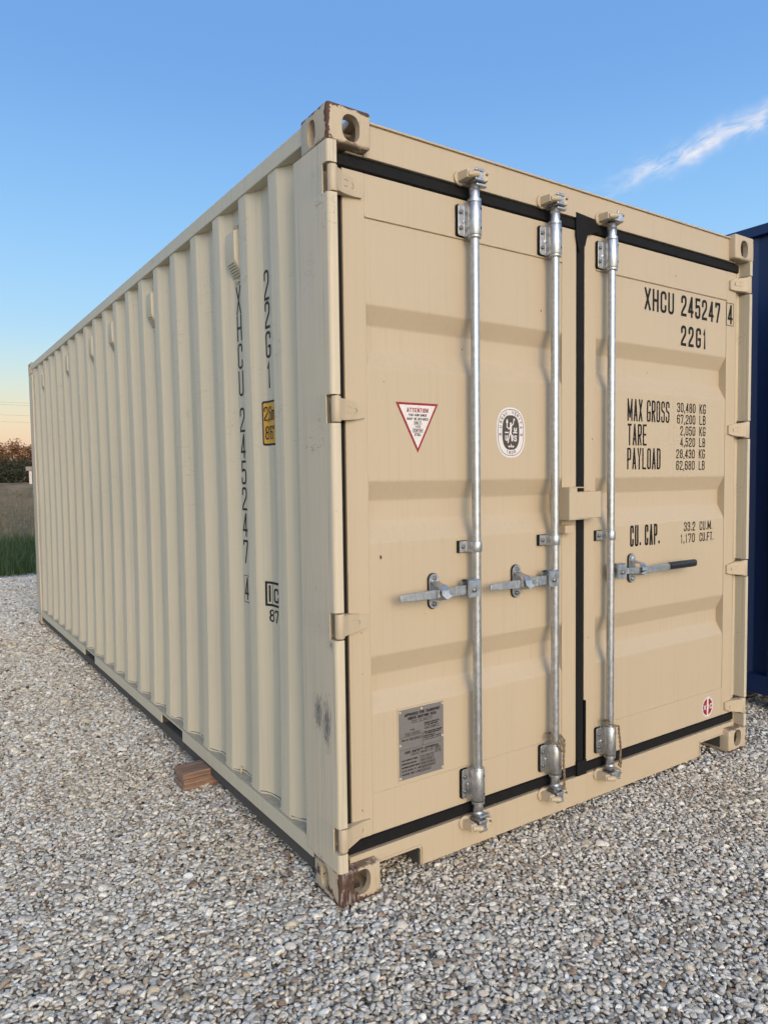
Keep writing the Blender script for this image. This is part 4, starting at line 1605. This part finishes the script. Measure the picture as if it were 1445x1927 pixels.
# ------------------------------------------------------------------ lettering on the corrugated side
def side_decal(name, quads, mat, parent, lift):
    """quads: 2-D (u=-y, z, layer) faces, cut at the folds and laid on the sheet"""
    V, F = quads
    bm = bmesh.new()
    lk = bm.verts.layers.float.new('lay')
    vs = [bm.verts.new((0, -p[0], p[1])) for p in V]
    for v_, p in zip(vs, V):
        v_[lk] = p[2]
    for f in F:
        try:
            bm.faces.new([vs[i] for i in f])
        except ValueError:
            pass
    ys = [v.co.y for v in bm.verts]
    for (yy, _) in PROF:
        for dd in (-.006, .006):
            if min(ys) < yy + dd < max(ys):
                bmesh.ops.bisect_plane(bm, geom=bm.verts[:] + bm.edges[:] + bm.faces[:], plane_co=(0, yy + dd, 0), plane_no=(0, 1, 0))
    zc_ = sorted(v.co.z for v in bm.verts)
    for k in range(1, 6):
        if zc_[-1] - zc_[0] > .03:
            bmesh.ops.bisect_plane(bm, geom=bm.verts[:] + bm.edges[:] + bm.faces[:], plane_co=(0, 0, zc_[0] + (zc_[-1] - zc_[0]) * k / 6), plane_no=(0, 0, 1))
    for v in bm.verts:
        v.co.x = sheet_x(v.co.y, v.co.z) - lift - v[lk] * .00012
    me = bpy.data.meshes.new(name)
    bm.to_mesh(me)
    bm.free()
    me.materials.append(mat)
    o = bpy.data.objects.new(name, me)
    COL.objects.link(o)
    o.parent = parent
    return o


def col_text(rows, u_c, w, t, drift=0):
    V, F = [], []
    for ch, z0, z1 in rows:
        k = len(V)
        uc = u_c + drift * (1.5 - (z0 + z1) / 2)
        v, f = text2d(ch, uc - w / 2, uc + w / 2, z0, z1, t)
        V += v
        F += [tuple(i + k for i in q) for q in f]
    return V, F


side_root = [o for o in box.children if o.name.startswith('side_panel')][0]
zs0 = [(2.213, 2.098), (2.095, 1.990), (1.980, 1.876), (1.868, 1.764), (1.717, 1.616), (1.607, 1.507), (1.498, 1.398), (1.388, 1.290), (1.278, 1.180), (1.166, 1.068)]
for c_, (a, b) in zip('XHCU245247', zs0):
    side_decal('serial_letter', col_text([(c_, b, a)], -.839, .047, .0095), INK_SIDE, side_root, .0022)
side_decal('check_digit', col_text([('4', .914, 1.008)], -.836, .038, .009), INK_SIDE, side_root, .0022)


def band2d(u0, u1, z0, z1, t):
    V, F = [], []
    for a in ((u0, u1, z0, z0 + t), (u0, u1, z1 - t, z1), (u0, u0 + t, z0 + t, z1 - t), (u1 - t, u1, z0 + t, z1 - t)):
        k = len(V)
        V += [(a[0], a[2], 0), (a[1], a[2], 0), (a[1], a[3], 0), (a[0], a[3], 0)]
        F.append((k, k + 1, k + 2, k + 3))
    return V, F


side_decal('check_digit_frame', band2d(-.864, -.806, .902, 1.017, .0028), INK_SIDE, side_root, .0022)
for c_, a, b in (('2', 2.214, 2.100), ('2', 2.096, 1.994), ('G', 1.984, 1.882), ('1', 1.871, 1.768)):
    side_decal('type_code_letter', col_text([(c_, b, a)], -.5675, .044 if c_ != '1' else .03, .0105), INK_SIDE, side_root, .0022)


def rrect(u0, u1, z0, z1, r, n=5):
    P = []
    for cx, cz, a0 in ((u1 - r, z1 - r, 0), (u0 + r, z1 - r, 90), (u0 + r, z0 + r, 180), (u1 - r, z0 + r, 270)):
        P += [(cx + r * math.cos(R(a0 + 90 * i / n)), cz + r * math.sin(R(a0 + 90 * i / n)), 0) for i in range(n + 1)]
    return P, [tuple(range(len(P)))]


hs = side_decal('height_sign', rrect(-.615, -.500, 1.549, 1.721, .010), INK_SIDE, side_root, .0020)
side_decal('sign_field', rrect(-.6085, -.507, 1.557, 1.713, .007), STK_YELLOW, hs, .0026)
side_decal('sign_lettering', text2d('2,6m', -.603, -.522, 1.645, 1.699, .0046, .2), INK_SIDE, hs, .0058)
side_decal('sign_lettering', text2d("8'6\"", -.599, -.528, 1.572, 1.624, .0046, .2), INK_SIDE, hs, .0058)

im = side_decal('interchange_mark', band2d(-.618, -.512, .920, 1.018, .0095), INK_SIDE, side_root, .0022)
for extra in (text2d('i', -.606, -.589, .937, 1.003, .0085), text2d('C', -.569, -.528, .937, .994, .0088),
              ([(-.5815, .931, 0), (-.5785, .931, 0), (-.5785, 1.007, 0), (-.5815, 1.007, 0)], [(0, 1, 2, 3)]), text2d('87', -.601, -.533, .858, .908, .0068)):
    side_decal('mark_letter', extra, INK_SIDE, im, .0026)

# vents tucked in the hollows under the top rail
for k in (1, 5, 8, 10, 13, 17):
    yc = EDGES[k] + .103
    mb = MB()
    xb, xf = X_IN + .001, .0135
    lo = [(xb, yc - .050, 2.244), (xb, yc + .050, 2.244), (xb, yc + .050, 2.432), (xb, yc - .050, 2.432)]
    hi = [(xf, yc - .042, 2.306), (xf, yc + .042, 2.306), (xf, yc + .042, 2.418), (xf, yc - .042, 2.418)]
    mb.hexa(lo, hi)
    vt = mb.build('vent', SHADE_SIDE_PAINT, box, bevel=.002)
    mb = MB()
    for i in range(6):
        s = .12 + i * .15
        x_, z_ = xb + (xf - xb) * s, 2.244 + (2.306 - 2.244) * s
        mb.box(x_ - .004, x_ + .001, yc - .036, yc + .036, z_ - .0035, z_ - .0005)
    mb.build('vent_grille', SHADE_SIDE_PAINT, vt)
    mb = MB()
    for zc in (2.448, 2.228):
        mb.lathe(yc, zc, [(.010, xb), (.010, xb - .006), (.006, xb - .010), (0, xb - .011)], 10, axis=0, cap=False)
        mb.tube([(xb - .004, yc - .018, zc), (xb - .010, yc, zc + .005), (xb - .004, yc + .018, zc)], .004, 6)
    mb.build('vent_fixing', SHADE_SIDE_PAINT, vt)

# ------------------------------------------------------------------ THE NAVY CONTAINER alongside
H2 = 2.896
nav = thing('shipping_container', 'navy blue shipping container parked close beside the beige one', 'shipping container', (3.10, 0.05, 0))
add_castings(nav, H2, NAVY, {})
for mx in (False, True):
    for my in (False, True):
        mb = MB()
        post_prism(mb, PLAIN_POST, CZ - .002, H2 - CZ + .002, mx, my)
        mb.build('corner_post', NAVY, nav, bevel=.0015)
    side_panel(nav, NAVY, .1985, H2 - .0735, mx)
    add_top_rail(nav, NAVY, H2, mx)
    mb = MB()
    mb.box(.003, .010, .17, L_ - .17, .084, .194)
    mb.box(.003, .055, .17, L_ - .17, .194, .200)
    if mx:
        mb.mapped(mir)
    mb.build('bottom_side_rail', NAVY, nav, bevel=.0015)
add_roof_and_floor(nav, NAVY, H2)
add_front_wall(nav, NAVY, H2)
mb = MB()
mb.box(.14, W_ - .14, .03, .06, .14, H2 - .10)
mb.build('end_wall', NAVY, nav, bevel=.003)

# ------------------------------------------------------------------ loose things
# timber block under the side rail: three boards
blk = thing('timber_block', 'short weathered timber block of stacked boards wedged under the side rail', 'timber block')
for i, (z0, z1, xa, ya, yb) in enumerate(((-.02, .021, -.117, 1.217, 1.342), (.0222, .046, -.113, 1.214, 1.340), (.0472, .075, -.119, 1.216, 1.344))):
    mb = MB()
    n = 9
    V, F = [], []
    for k in range(n):
        x = xa + (.50 - xa) * k / (n - 1)
        j = [.0022 * mnoise.noise(Vector((x * 9, i * 7 + c_, 1.3))) for c_ in range(4)]
        e = random.uniform(-.004, .004) if k == 0 else 0
        V += [(x + e, ya + j[0], z0), (x - e, yb + j[1], z0), (x + e, yb + j[2], z1 + j[0] * .4), (x, ya + j[3], z1 + j[1] * .4)]
    for k in range(n - 1):
        for q in range(4):
            F.append((4 * k + q, 4 * k + (q + 1) % 4, 4 * k + 4 + (q + 1) % 4, 4 * k + 4 + q))
    F += [(0, 1, 2, 3), (4 * n - 4, 4 * n - 1, 4 * n - 2, 4 * n - 3)]
    mb.add(V, F)
    mb.build('board', WOOD, blk, bevel=.003, smooth=40)


def rope(name, label, path, rad=.0042):
    """two twisted strands along a path"""
    P = [Vector(p) for p in path]
    dense = []
    for i in range(len(P) - 1):
        p0, p1, p2, p3 = P[max(i - 1, 0)], P[i], P[i + 1], P[min(i + 2, len(P) - 1)]
        for k in range(8):
            t = k / 8
            dense.append(.5 * (2 * p1 + (p2 - p0) * t + (2 * p0 - 5 * p1 + 4 * p2 - p3) * t * t + (-p0 + 3 * p1 - 3 * p2 + p3) * t ** 3))
    dense.append(P[-1])
    mb = MB()
    for ph in (0, math.pi):
        out, s = [], 0
        nrm = Vector((0, -1, .1)).normalized()
        for i, p in enumerate(dense):
            t = (dense[min(i + 1, len(dense) - 1)] - dense[max(i - 1, 0)]).normalized()
            nrm = (nrm - t * nrm.dot(t)).normalized()
            bn = t.cross(nrm)
            if i:
                s += (p - dense[i - 1]).length
            a = ph + s / .0065
            out.append(p + (nrm * math.cos(a) + bn * math.sin(a)) * rad * .62)
        mb.tube(out, rad * .72, 6)
    o = mb.build(name, ROPE, None, smooth=60)
    return tag(o, label, 'rope', 'frayed ropes tied round the locking bars')


x = ROD_X[1]
rope('rope', 'frayed brown rope tied round the middle locking bar, hanging straight down its guide',
     [(x + .022, .018, .366), (x - .012, .030, .368), (x - .030, .0, .362), (x - .016, -.029, .338), (x + .006, -.036, .312), (x + .028, -.020, .345), (x + .024, .006, .362), (x + .014, -.032, .322), (x + .006, -.038, .295), (x + .008, -.036, .250), (x + .014, -.034, .205), (x + .016, -.032, .168), (x + .013, -.034, .150)])
x = ROD_X[2]
rope('rope', 'frayed brown rope with a looped end, tied round the bar with the black grip handle',
     [(x + .024, .012, .345), (x - .004, .028, .352), (x - .030, .004, .360), (x - .020, -.024, .350), (x + .010, -.030, .340), (x + .032, -.018, .330), (x + .040, -.014, .300), (x + .050, -.012, .262), (x + .055, -.010, .225), (x + .050, -.012, .182), (x + .044, -.012, .158), (x + .050, -.014, .148), (x + .056, -.012, .160), (x + .052, -.012, .182)])

mb = MB()
pts = []
for i in range(15):
    t = i / 14
    pts.append((2.155 + 1.1 * t, -.27 - .30 * t + .02 * math.sin(t * 7), .016 + .004 * math.sin(t * 9)))
mb.tube(pts, .0035, 6)
tag(mb.build('cable', RUBBER, None), 'thin black cable lying on the gravel in front of the container doors', 'cable')
mb = MB()
mb.tube([(-1.19, .62, .020), (-1.13, .585, .028), (-1.06, .57, .022), (-1.01, .545, .024)], [.004, .006, .005, .002], 6)
tag(mb.build('twig', BARK, None), 'small dry brown twig lying alone on the gravel', 'twig')

# ------------------------------------------------------------------ ground
gx = np.concatenate([np.linspace(-900, -60, 12), np.linspace(-45, 45, 31), np.linspace(60, 900, 12)])
gy = np.concatenate([np.linspace(-600, -30, 8), np.linspace(-22, 80, 41), np.linspace(95, 1500, 12)])


def terrain(x, y):
    t = min(max((y - 14) / 48, 0), 1)
    t = t * t * (3 - 2 * t)
    und = .05 * mnoise.noise(Vector((x * .12, y * .12, 0))) if y > 12 else 0
    return -.055 + 1.60 * t + und + (.012 * (y - 62) if y > 62 else 0)


V = [(x, y, terrain(x, y)) for y in gy for x in gx]
nx = len(gx)
mb = MB()
mb.add(V, [(j * nx + i, j * nx + i + 1, (j + 1) * nx + i + 1, (j + 1) * nx + i) for j in range(len(gy) - 1) for i in range(nx - 1)])
tag(mb.build('field', FIELD, None, smooth=180), kind='structure')

mb = MB()
bx = np.linspace(-16, 18, 69)
edge_y = [10.75 + .22 * mnoise.noise(Vector((x * .9, 4, 0))) + .1 * mnoise.noise(Vector((x * 4, 8, 0))) for x in bx]
rows = 14
V = []
for j in range(rows):
    for i, x in enumerate(bx):
        yy = -12 + (edge_y[i] + 12) * j / (rows - 1)
        V.append((x, yy, -.020 + .002 * mnoise.noise(Vector((x, yy, 5)))))
mb.add(V, [(j * 69 + i, j * 69 + i + 1, (j + 1) * 69 + i + 1, (j + 1) * 69 + i) for j in range(rows - 1) for i in range(68)])
tag(mb.build('gravel_bed', BED, None, smooth=180), kind='structure')

# pebble shapes
peb = bpy.data.collections.new('pebble_shapes')
NSH = 14
for k in range(NSH):
    rs = random.Random(100 + k)
    bm = bmesh.new()
    for _ in range(rs.choice((9, 11, 13, 16))):
        v = Vector((rs.gauss(0, 1), rs.gauss(0, 1), rs.gauss(0, 1))).normalized()
        bm.verts.new((v.x, v.y * rs.uniform(.72, .95), v.z * rs.uniform(.55, .75)))
    bmesh.ops.convex_hull(bm, input=bm.verts)
    for v in [v for v in bm.verts if not v.link_faces]:
        bm.verts.remove(v)
    for _ in range(2):
        bmesh.ops.subdivide_edges(bm, edges=bm.edges, cuts=1, use_grid_fill=True)
        bmesh.ops.smooth_vert(bm, verts=bm.verts, factor=.5, use_axis_x=True, use_axis_y=True, use_axis_z=True)
    bmesh.ops.triangulate(bm, faces=bm.faces)
    sz = max(max(abs(c_) for c_ in v.co.xy) for v in bm.verts)
    bmesh.ops.scale(bm, vec=(.5 / sz,) * 3, verts=bm.verts)
    me = bpy.data.meshes.new('pebble')
    bm.to_mesh(me)
    bm.free()
    for p in me.polygons:
        p.use_smooth = True
    me.materials.append(STONE)
    o = bpy.data.objects.new('pebble_%02d' % k, me)
    peb.objects.link(o)


def scatter(spacing, jitter, keep):
    nxs, nys = int(11 / spacing), int(13.2 / spacing)
    ii, jj = np.meshgrid(np.arange(nxs), np.arange(nys))
    x = -4.6 + (ii + .5 * (jj % 2)) * spacing
    y = -1.9 + jj * spacing * .92
    x = x.ravel() + rng.uniform(-jitter, jitter, x.size) * spacing
    y = y.ravel() + rng.uniform(-jitter, jitter, y.size) * spacing
    ok = keep(x, y)
    return x[ok], y[ok]


def in_view(x, y, d0, d1):
    """ground a camera could see from here or from a step to either side"""
    m_ = np.zeros(x.shape, bool)
    for dx, dy in ((0, 0), (-.75, .5), (.75, -.5)):
        vx, vy = x - CAM.x - dx, y - CAM.y - dy
        az = np.degrees(np.arctan2(vx, vy))
        m_ |= (az > -16) & (az < 74)
    d = np.hypot(x - CAM.x, y - CAM.y)
    inside = (x > .45) & (x < 2.0) & (y > .55) & (y < 5.5)
    under_navy = (x > 3.45)
    edge = 10.62 + .2 * np.sin(x * 2.1) + .1 * np.sin(x * 6.3)
    return m_ & (d >= d0) & (d < d1) & ~inside & ~under_navy & (y < edge) & (d > .9)


PAL = np.array([(.60, .575, .52), (.55, .55, .54), (.74, .72, .67), (.54, .47, .36), (.40, .315, .225), (.45, .44, .42), (.31, .28, .245), (.21, .135, .08), (.36, .215, .14), (.025, .025, .027)])
PW = np.array([.27, .21, .17, .12, .06, .09, .035, .022, .012, .006]); PW = PW / PW.sum()
XS, YS, ZS, SS, RR, TT = [], [], [], [], [], []


def layer(spacing, d0, d1, z, zj, smean, sj, jitter=.42):
    x, y = scatter(spacing, jitter, lambda a, b: in_view(a, b, d0, d1))
    n = x.size
    s = smean * np.exp(rng.normal(0, sj, n))
    big = rng.random(n) < .06
    s[big] *= rng.uniform(1.25, 1.75, big.sum())
    XS.append(x); YS.append(y); ZS.append(z + rng.uniform(-zj, zj, n) - s * .05)
    asp = rng.uniform(.72, 1.12, n)
    SS.append(np.stack([s * asp, s / asp, s * rng.uniform(.62, .95, n)], 1))
    tilt = rng.normal(0, .15, (n, 2))
    RR.append(np.stack([tilt[:, 0], tilt[:, 1], rng.uniform(0, 6.283, n)], 1))
    # patches of browner stone
    pidx = rng.choice(len(PAL), n, p=PW)
    c_ = PAL[pidx] * rng.uniform(.80, 1.16, (n, 1))
    blot = np.sin(x * 3.1 + 1.3 * np.sin(y * 2.3)) * np.sin(y * 3.7 + 1.7 * np.sin(x * 1.9))
    warm = np.clip(blot + .15, 0, 1)[:, None] * rng.uniform(0, .7, (n, 1)) ** 1.5
    c_ = np.clip((c_ * .68 + c_.mean(1, keepdims=True) * .32) * np.array([1.13, 1.09, 1.00]), 0, .82)
    c_ = c_ * (1 - warm) + c_ * np.array([.88, .74, .56]) * warm
    TT.append(np.concatenate([c_, np.ones((n, 1))], 1))


layer(.0140, 0, 3.9, -.0125, .0012, .0165, .18, .40)
layer(.0172, 0, 3.9, -.0040, .0016, .0192, .20, .34)
layer(.0175, 3.9, 6.5, -.0125, .0015, .0205, .18, .40)
layer(.0210, 3.9, 6.5, -.0035, .002, .0234, .20, .34)
layer(.0250, 6.5, 14, -.0130, .002, .0290, .2, .40)
layer(.0300, 6.5, 14, -.0040, .0025, .0330, .22, .34)
X = np.concatenate(XS); Yv = np.concatenate(YS); Zv = np.concatenate(ZS); S = np.concatenate(SS); RT = np.concatenate(RR); TN = np.concatenate(TT)
N = X.size
print('pebbles', N)
me = bpy.data.meshes.new('gravel')
me.vertices.add(N)
me.vertices.foreach_set('co', np.stack([X, Yv, Zv], 1).astype(np.float32).ravel())
for nm, ty, arr in (('size', 'FLOAT_VECTOR', S), ('turn', 'FLOAT_VECTOR', RT), ('tint', 'FLOAT_COLOR', TN)):
    a = me.attributes.new(nm, ty, 'POINT')
    a.data.foreach_set('color' if ty == 'FLOAT_COLOR' else 'vector', arr.astype(np.float32).ravel())
a = me.attributes.new('pick', 'INT', 'POINT')
a.data.foreach_set('value', rng.integers(0, NSH, N).astype(np.int32))
gravel = bpy.data.objects.new('gravel', me)
COL.objects.link(gravel)
tag(gravel, 'loose pale grey and tan pebble gravel covering the yard', kind='stuff')
ng = bpy.data.node_groups.new('scatter_pebbles', 'GeometryNodeTree')
ng.interface.new_socket('Geometry', in_out='INPUT', socket_type='NodeSocketGeometry')
ng.interface.new_socket('Geometry', in_out='OUTPUT', socket_type='NodeSocketGeometry')
gi, go = ng.nodes.new('NodeGroupInput'), ng.nodes.new('NodeGroupOutput')
ci = ng.nodes.new('GeometryNodeCollectionInfo')
ci.inputs['Collection'].default_value = peb
ci.inputs['Separate Children'].default_value = True
ci.inputs['Reset Children'].default_value = True
iop = ng.nodes.new('GeometryNodeInstanceOnPoints')
iop.inputs['Pick Instance'].default_value = True


def named(nm, ty):
    q = ng.nodes.new('GeometryNodeInputNamedAttribute')
    q.data_type = ty
    q.inputs['Name'].default_value = nm
    return next(s for s in q.outputs if s.enabled and s.name == 'Attribute')


ng.links.new(gi.outputs[0], iop.inputs['Points'])
ng.links.new(ci.outputs[0], iop.inputs['Instance'])
ng.links.new(named('pick', 'INT'), iop.inputs['Instance Index'])
e2r = ng.nodes.new('FunctionNodeEulerToRotation')
ng.links.new(named('turn', 'FLOAT_VECTOR'), e2r.inputs[0])
ng.links.new(e2r.outputs[0], iop.inputs['Rotation'])
ng.links.new(named('size', 'FLOAT_VECTOR'), iop.inputs['Scale'])
ng.links.new(iop.outputs[0], go.inputs[0])
gm = gravel.modifiers.new('pebbles', 'NODES')
gm.node_group = ng


# ------------------------------------------------------------------ vegetation beyond the yard
def leaves_mesh(name, pts, size, mat, parent, droop=.3, shape=1.7, seed=1):
    """many small bent leaf faces at the given points"""
    rs = np.random.default_rng(seed)
    n = len(pts)
    P = np.asarray(pts, float)
    a = rs.uniform(0, 6.283, n)
    el = rs.uniform(-.6, .9, n) - droop
    d = np.stack([np.cos(a) * np.cos(el), np.sin(a) * np.cos(el), np.sin(el)], 1)
    side = np.cross(d, rs.normal(0, 1, (n, 3)))
    side /= np.linalg.norm(side, axis=1)[:, None] + 1e-9
    s = size * rs.uniform(.6, 1.35, n)[:, None]
    v0, v2 = P, P + d * s * shape
    mid = P + d * s * shape * .5
    nrm = np.cross(d, side)
    v1, v3 = mid + side * s * .5 + nrm * s * .12, mid - side * s * .5 + nrm * s * .12
    V = np.stack([v0, v1, v2, v3], 1).reshape(-1, 3)
    me = bpy.data.meshes.new(name)
    me.from_pydata(V.tolist(), [], [(4 * i, 4 * i + 1, 4 * i + 2, 4 * i + 3) for i in range(n)])
    at = me.attributes.new('leaf', 'FLOAT', 'POINT')
    at.data.foreach_set('value', np.repeat(np.clip(rs.beta(1.6, 1.9, n), 0, 1), 4).astype(np.float32))
    me.materials.append(mat)
    o = bpy.data.objects.new(name, me)
    COL.objects.link(o)
    if parent is not None:
        o.parent = parent
    return o


def bush(name, label, group, x, y, h, r, leaf, size, n, seed, base=.12):
    rs = random.Random(seed)
    z0 = terrain(x, y)
    root = thing(name, label, 'bush' if h < 2.6 else 'tree', (x, y, z0), group)
    mb = MB()
    tips = []
    for k in range(6):
        a = k * 1.05 + rs.uniform(-.3, .3)
        e = rs.uniform(.5, .95)
        p = [Vector((rs.uniform(-.1, .1), rs.uniform(-.1, .1), -.1))]
        for q in range(4):
            t = (q + 1) / 4
            p.append(Vector((math.cos(a) * r * .75 * t * e, math.sin(a) * r * .75 * t * e, h * (.2 + .62 * e) * t)) + Vector((rs.uniform(-1, 1), rs.uniform(-1, 1), rs.uniform(-.5, .5))) * .08 * h)
        mb.tube(p, [.022 * h, .017 * h, .012 * h, .008 * h, .003 * h], 6)
        tips += p[2:]
    mb.build('trunk', BARK, root)
    pts = []
    clumps = []
    for k in range(26):
        a, e = rs.uniform(0, 6.283), rs.uniform(0, 1)
        rr_ = r * math.sqrt(rs.uniform(.1, 1)) * (1 - .35 * e)
        clumps.append((Vector((math.cos(a) * rr_, math.sin(a) * rr_, h * (base + (.93 - base) * e))), rs.uniform(.12, .30) * r))
    clumps += [(t, .25 * r) for t in tips]
    for k in range(n):
        c_, cr = rs.choice(clumps)
        v = Vector((rs.gauss(0, 1), rs.gauss(0, 1), rs.gauss(0, .8)))
        p = c_ + v.normalized() * cr * (rs.random() ** .4)
        if p.z > .02:
            pts.append(p)
    leaves_mesh('crown', pts, size, leaf, root, seed=seed)
    return root


spots = [(-6.5, 58, 3.0), (-3.2, 61, 3.4), (.2, 59, 2.9), (3.4, 60.5, 3.3), (5.9, 58.5, 3.15), (7.6, 60.5, 2.75), (9.9, 59, 3.2), (13.5, 61, 3.0)]
desc = ['far brown autumn tree, first of the row counted from its open end', 'taller brown autumn tree, second in the row across the field', 'low brown autumn tree between two taller ones across the field',
        'broad brown autumn tree beside the one at the edge of view', 'rusty brown tree showing beside the far corner of the beige container', 'low rusty brown tree just behind the white post',
        'brown tree hidden behind the beige container beyond the white post', 'last brown tree of the row, behind the containers']
for i, ((x, y, h), ds) in enumerate(zip(spots, desc)):
    bush('autumn_tree', ds, 'brown trees across the field', x, y, h, h * .58, LEAF_RUST, .085, 5200, 20 + i, base=.18)
spots = [(-5, 56.5, 1.5), (-1.4, 56.8, 1.7), (2.2, 56.2, 1.5), (4.9, 55.8, 1.75), (6.6, 56.0, 1.6), (8.4, 56.6, 1.5), (11.5, 56.8, 1.6)]
desc = ['dark green scrub bush at the open end of the row', 'dark scrub bush in front of the taller brown trees', 'dark low scrub bush between brown trees across the field',
        'dark green scrub bush standing in the open beside the white post', 'dark green scrub bush just behind the white post', 'dark scrub bush beyond the white post behind the container', 'dark scrub bush hidden behind the two containers']
for i, ((x, y, h), ds) in enumerate(zip(spots, desc)):
    bush('scrub_bush', ds, 'dark scrub bushes across the field', x, y, h, h * 1.05, LEAF_DARK, .075, 4200, 60 + i, base=.02)
bush('leafy_shrub', 'small leafy green shrub poking out behind the far corner of the beige container', None, .98, 8.55, 1.42, .50, LEAF_GREEN, .065, 260, 91, base=.35)

# white marker post with two boxes on top
px_, py_ = 6.42, 52.0
zb_ = terrain(px_, py_)
mp = thing('marker_post', 'white post with a small box and a box coloured sunlit orange on top across the field', 'post', (px_, py_, zb_))
mb = MB(); mb.box(-.09, .09, -.05, .05, -.2, .88); mb.build('post_leg', WHITE_POST, mp, bevel=.01)
mb = MB(); mb.box(.33, .45, -.05, .05, -.2, .88); mb.build('post_leg', WHITE_POST, mp, bevel=.01)
mb = MB(); mb.box(-.28, .10, -.12, .12, .885, 1.17); mb.build('meter_box', flat_mat('grey_box_paint', (.22, .19, .17)), mp, bevel=.01)
mb = MB(); mb.box(.14, .62, -.12, .12, .885, 1.15); mb.build('sunlit_box', SUNLIT_ORANGE, mp, bevel=.01)  # box coloured orange for the sun falling on it

# power line far off: two poles, four wires
PL_Y = 88.0
px0, px1 = -26.0, 44.0
zg = terrain(px0, PL_Y)
for x, ds in ((px0, 'wooden power pole with crossarms standing out in the open field'), (px1, 'wooden power pole with crossarms standing beyond the navy container')):
    z = terrain(x, PL_Y)
    p = thing('power_pole', ds, 'power pole', (x, PL_Y, z), 'power poles')
    mb = MB(); mb.lathe(0, 0, [(.17, -.5), (.12, 9.2)], 10); mb.build('pole', POLE_WOOD, p)
    for zc in (8.75, 7.45):
        mb = MB(); mb.box(-.06, .06, -1.1, 1.1, zc - .06, zc + .06); mb.build('crossarm', POLE_WOOD, p)
for k, (h, dy, ds) in enumerate(((9.1, .8, 'topmost of the four overhead power wires against the pink sky'), (8.75, -.8, 'second overhead power wire from the top'),
                                 (7.85, .8, 'third overhead power wire from the top'), (7.05, -.8, 'lowest of the four overhead power wires'))):
    mb = MB()
    n = 25
    pts = []
    for i in range(n):
        t = i / (n - 1)
        x = px0 + (px1 - px0) * t
        pts.append((x, PL_Y + dy, zg + h - 1.2 * 4 * t * (1 - t) * (.5 + .06 * k)))
    mb.tube(pts, .010, 5)
    tag(mb.build('power_wire', WIRE, None), ds, 'power wire', 'overhead power wires')


# tall green grass along the yard edge, then sparse straw
def blades(name, n, xr, yr, hr, wid, mat, seed, kind_label):
    rs = np.random.default_rng(seed)
    x = rs.uniform(*xr, n)
    y = yr[0] + (yr[1] - yr[0]) * rs.random(n) ** 1.3
    tuft = (np.sin(x * 5.3 + np.sin(y * 3.1) * 2) + np.sin(y * 4.1 + x * 2.2)) * .25 + .75
    h = rs.uniform(*hr, n) * tuft
    a = rs.uniform(0, 6.283, n)
    lean = rs.uniform(.1, .55, n) * h
    z = np.array([terrain(float(p), float(q)) for p, q in zip(x, y)]) - .02
    dx, dy = np.cos(a), np.sin(a)
    w = wid * rs.uniform(.6, 1.3, n)
    V = np.zeros((n, 5, 3))
    V[:, 0] = np.stack([x - dy * w, y + dx * w, z], 1)
    V[:, 1] = np.stack([x + dy * w, y - dx * w, z], 1)
    V[:, 2] = np.stack([x + dx * lean * .35 + dy * w * .8, y + dy * lean * .35 - dx * w * .8, z + h * .6], 1)
    V[:, 3] = np.stack([x + dx * lean * .35 - dy * w * .8, y + dy * lean * .35 + dx * w * .8, z + h * .6], 1)
    V[:, 4] = np.stack([x + dx * lean, y + dy * lean, z + h], 1)
    me = bpy.data.meshes.new(name)
    F = []
    for i in range(n):
        k = 5 * i
        F += [(k, k + 1, k + 2, k + 3), (k + 3, k + 2, k + 4)]
    me.from_pydata(V.reshape(-1, 3).tolist(), [], F)
    at = me.attributes.new('leaf', 'FLOAT', 'POINT')
    at.data.foreach_set('value', np.repeat(rs.beta(1.5, 1.8, n), 5).astype(np.float32))
    me.materials.append(mat)
    o = bpy.data.objects.new(name, me)
    COL.objects.link(o)
    return tag(o, kind_label, kind='stuff')


blades('grass', 50000, (-5, 7), (10.55, 17.5), (.10, .42), .005, GRASS, 5, 'tall dark green grass along the edge of the gravel yard')
blades('dry_grass', 60000, (-8, 12), (13, 44), (.06, .20), .008, STRAW, 6, 'thin dry straw coloured grass across the field')
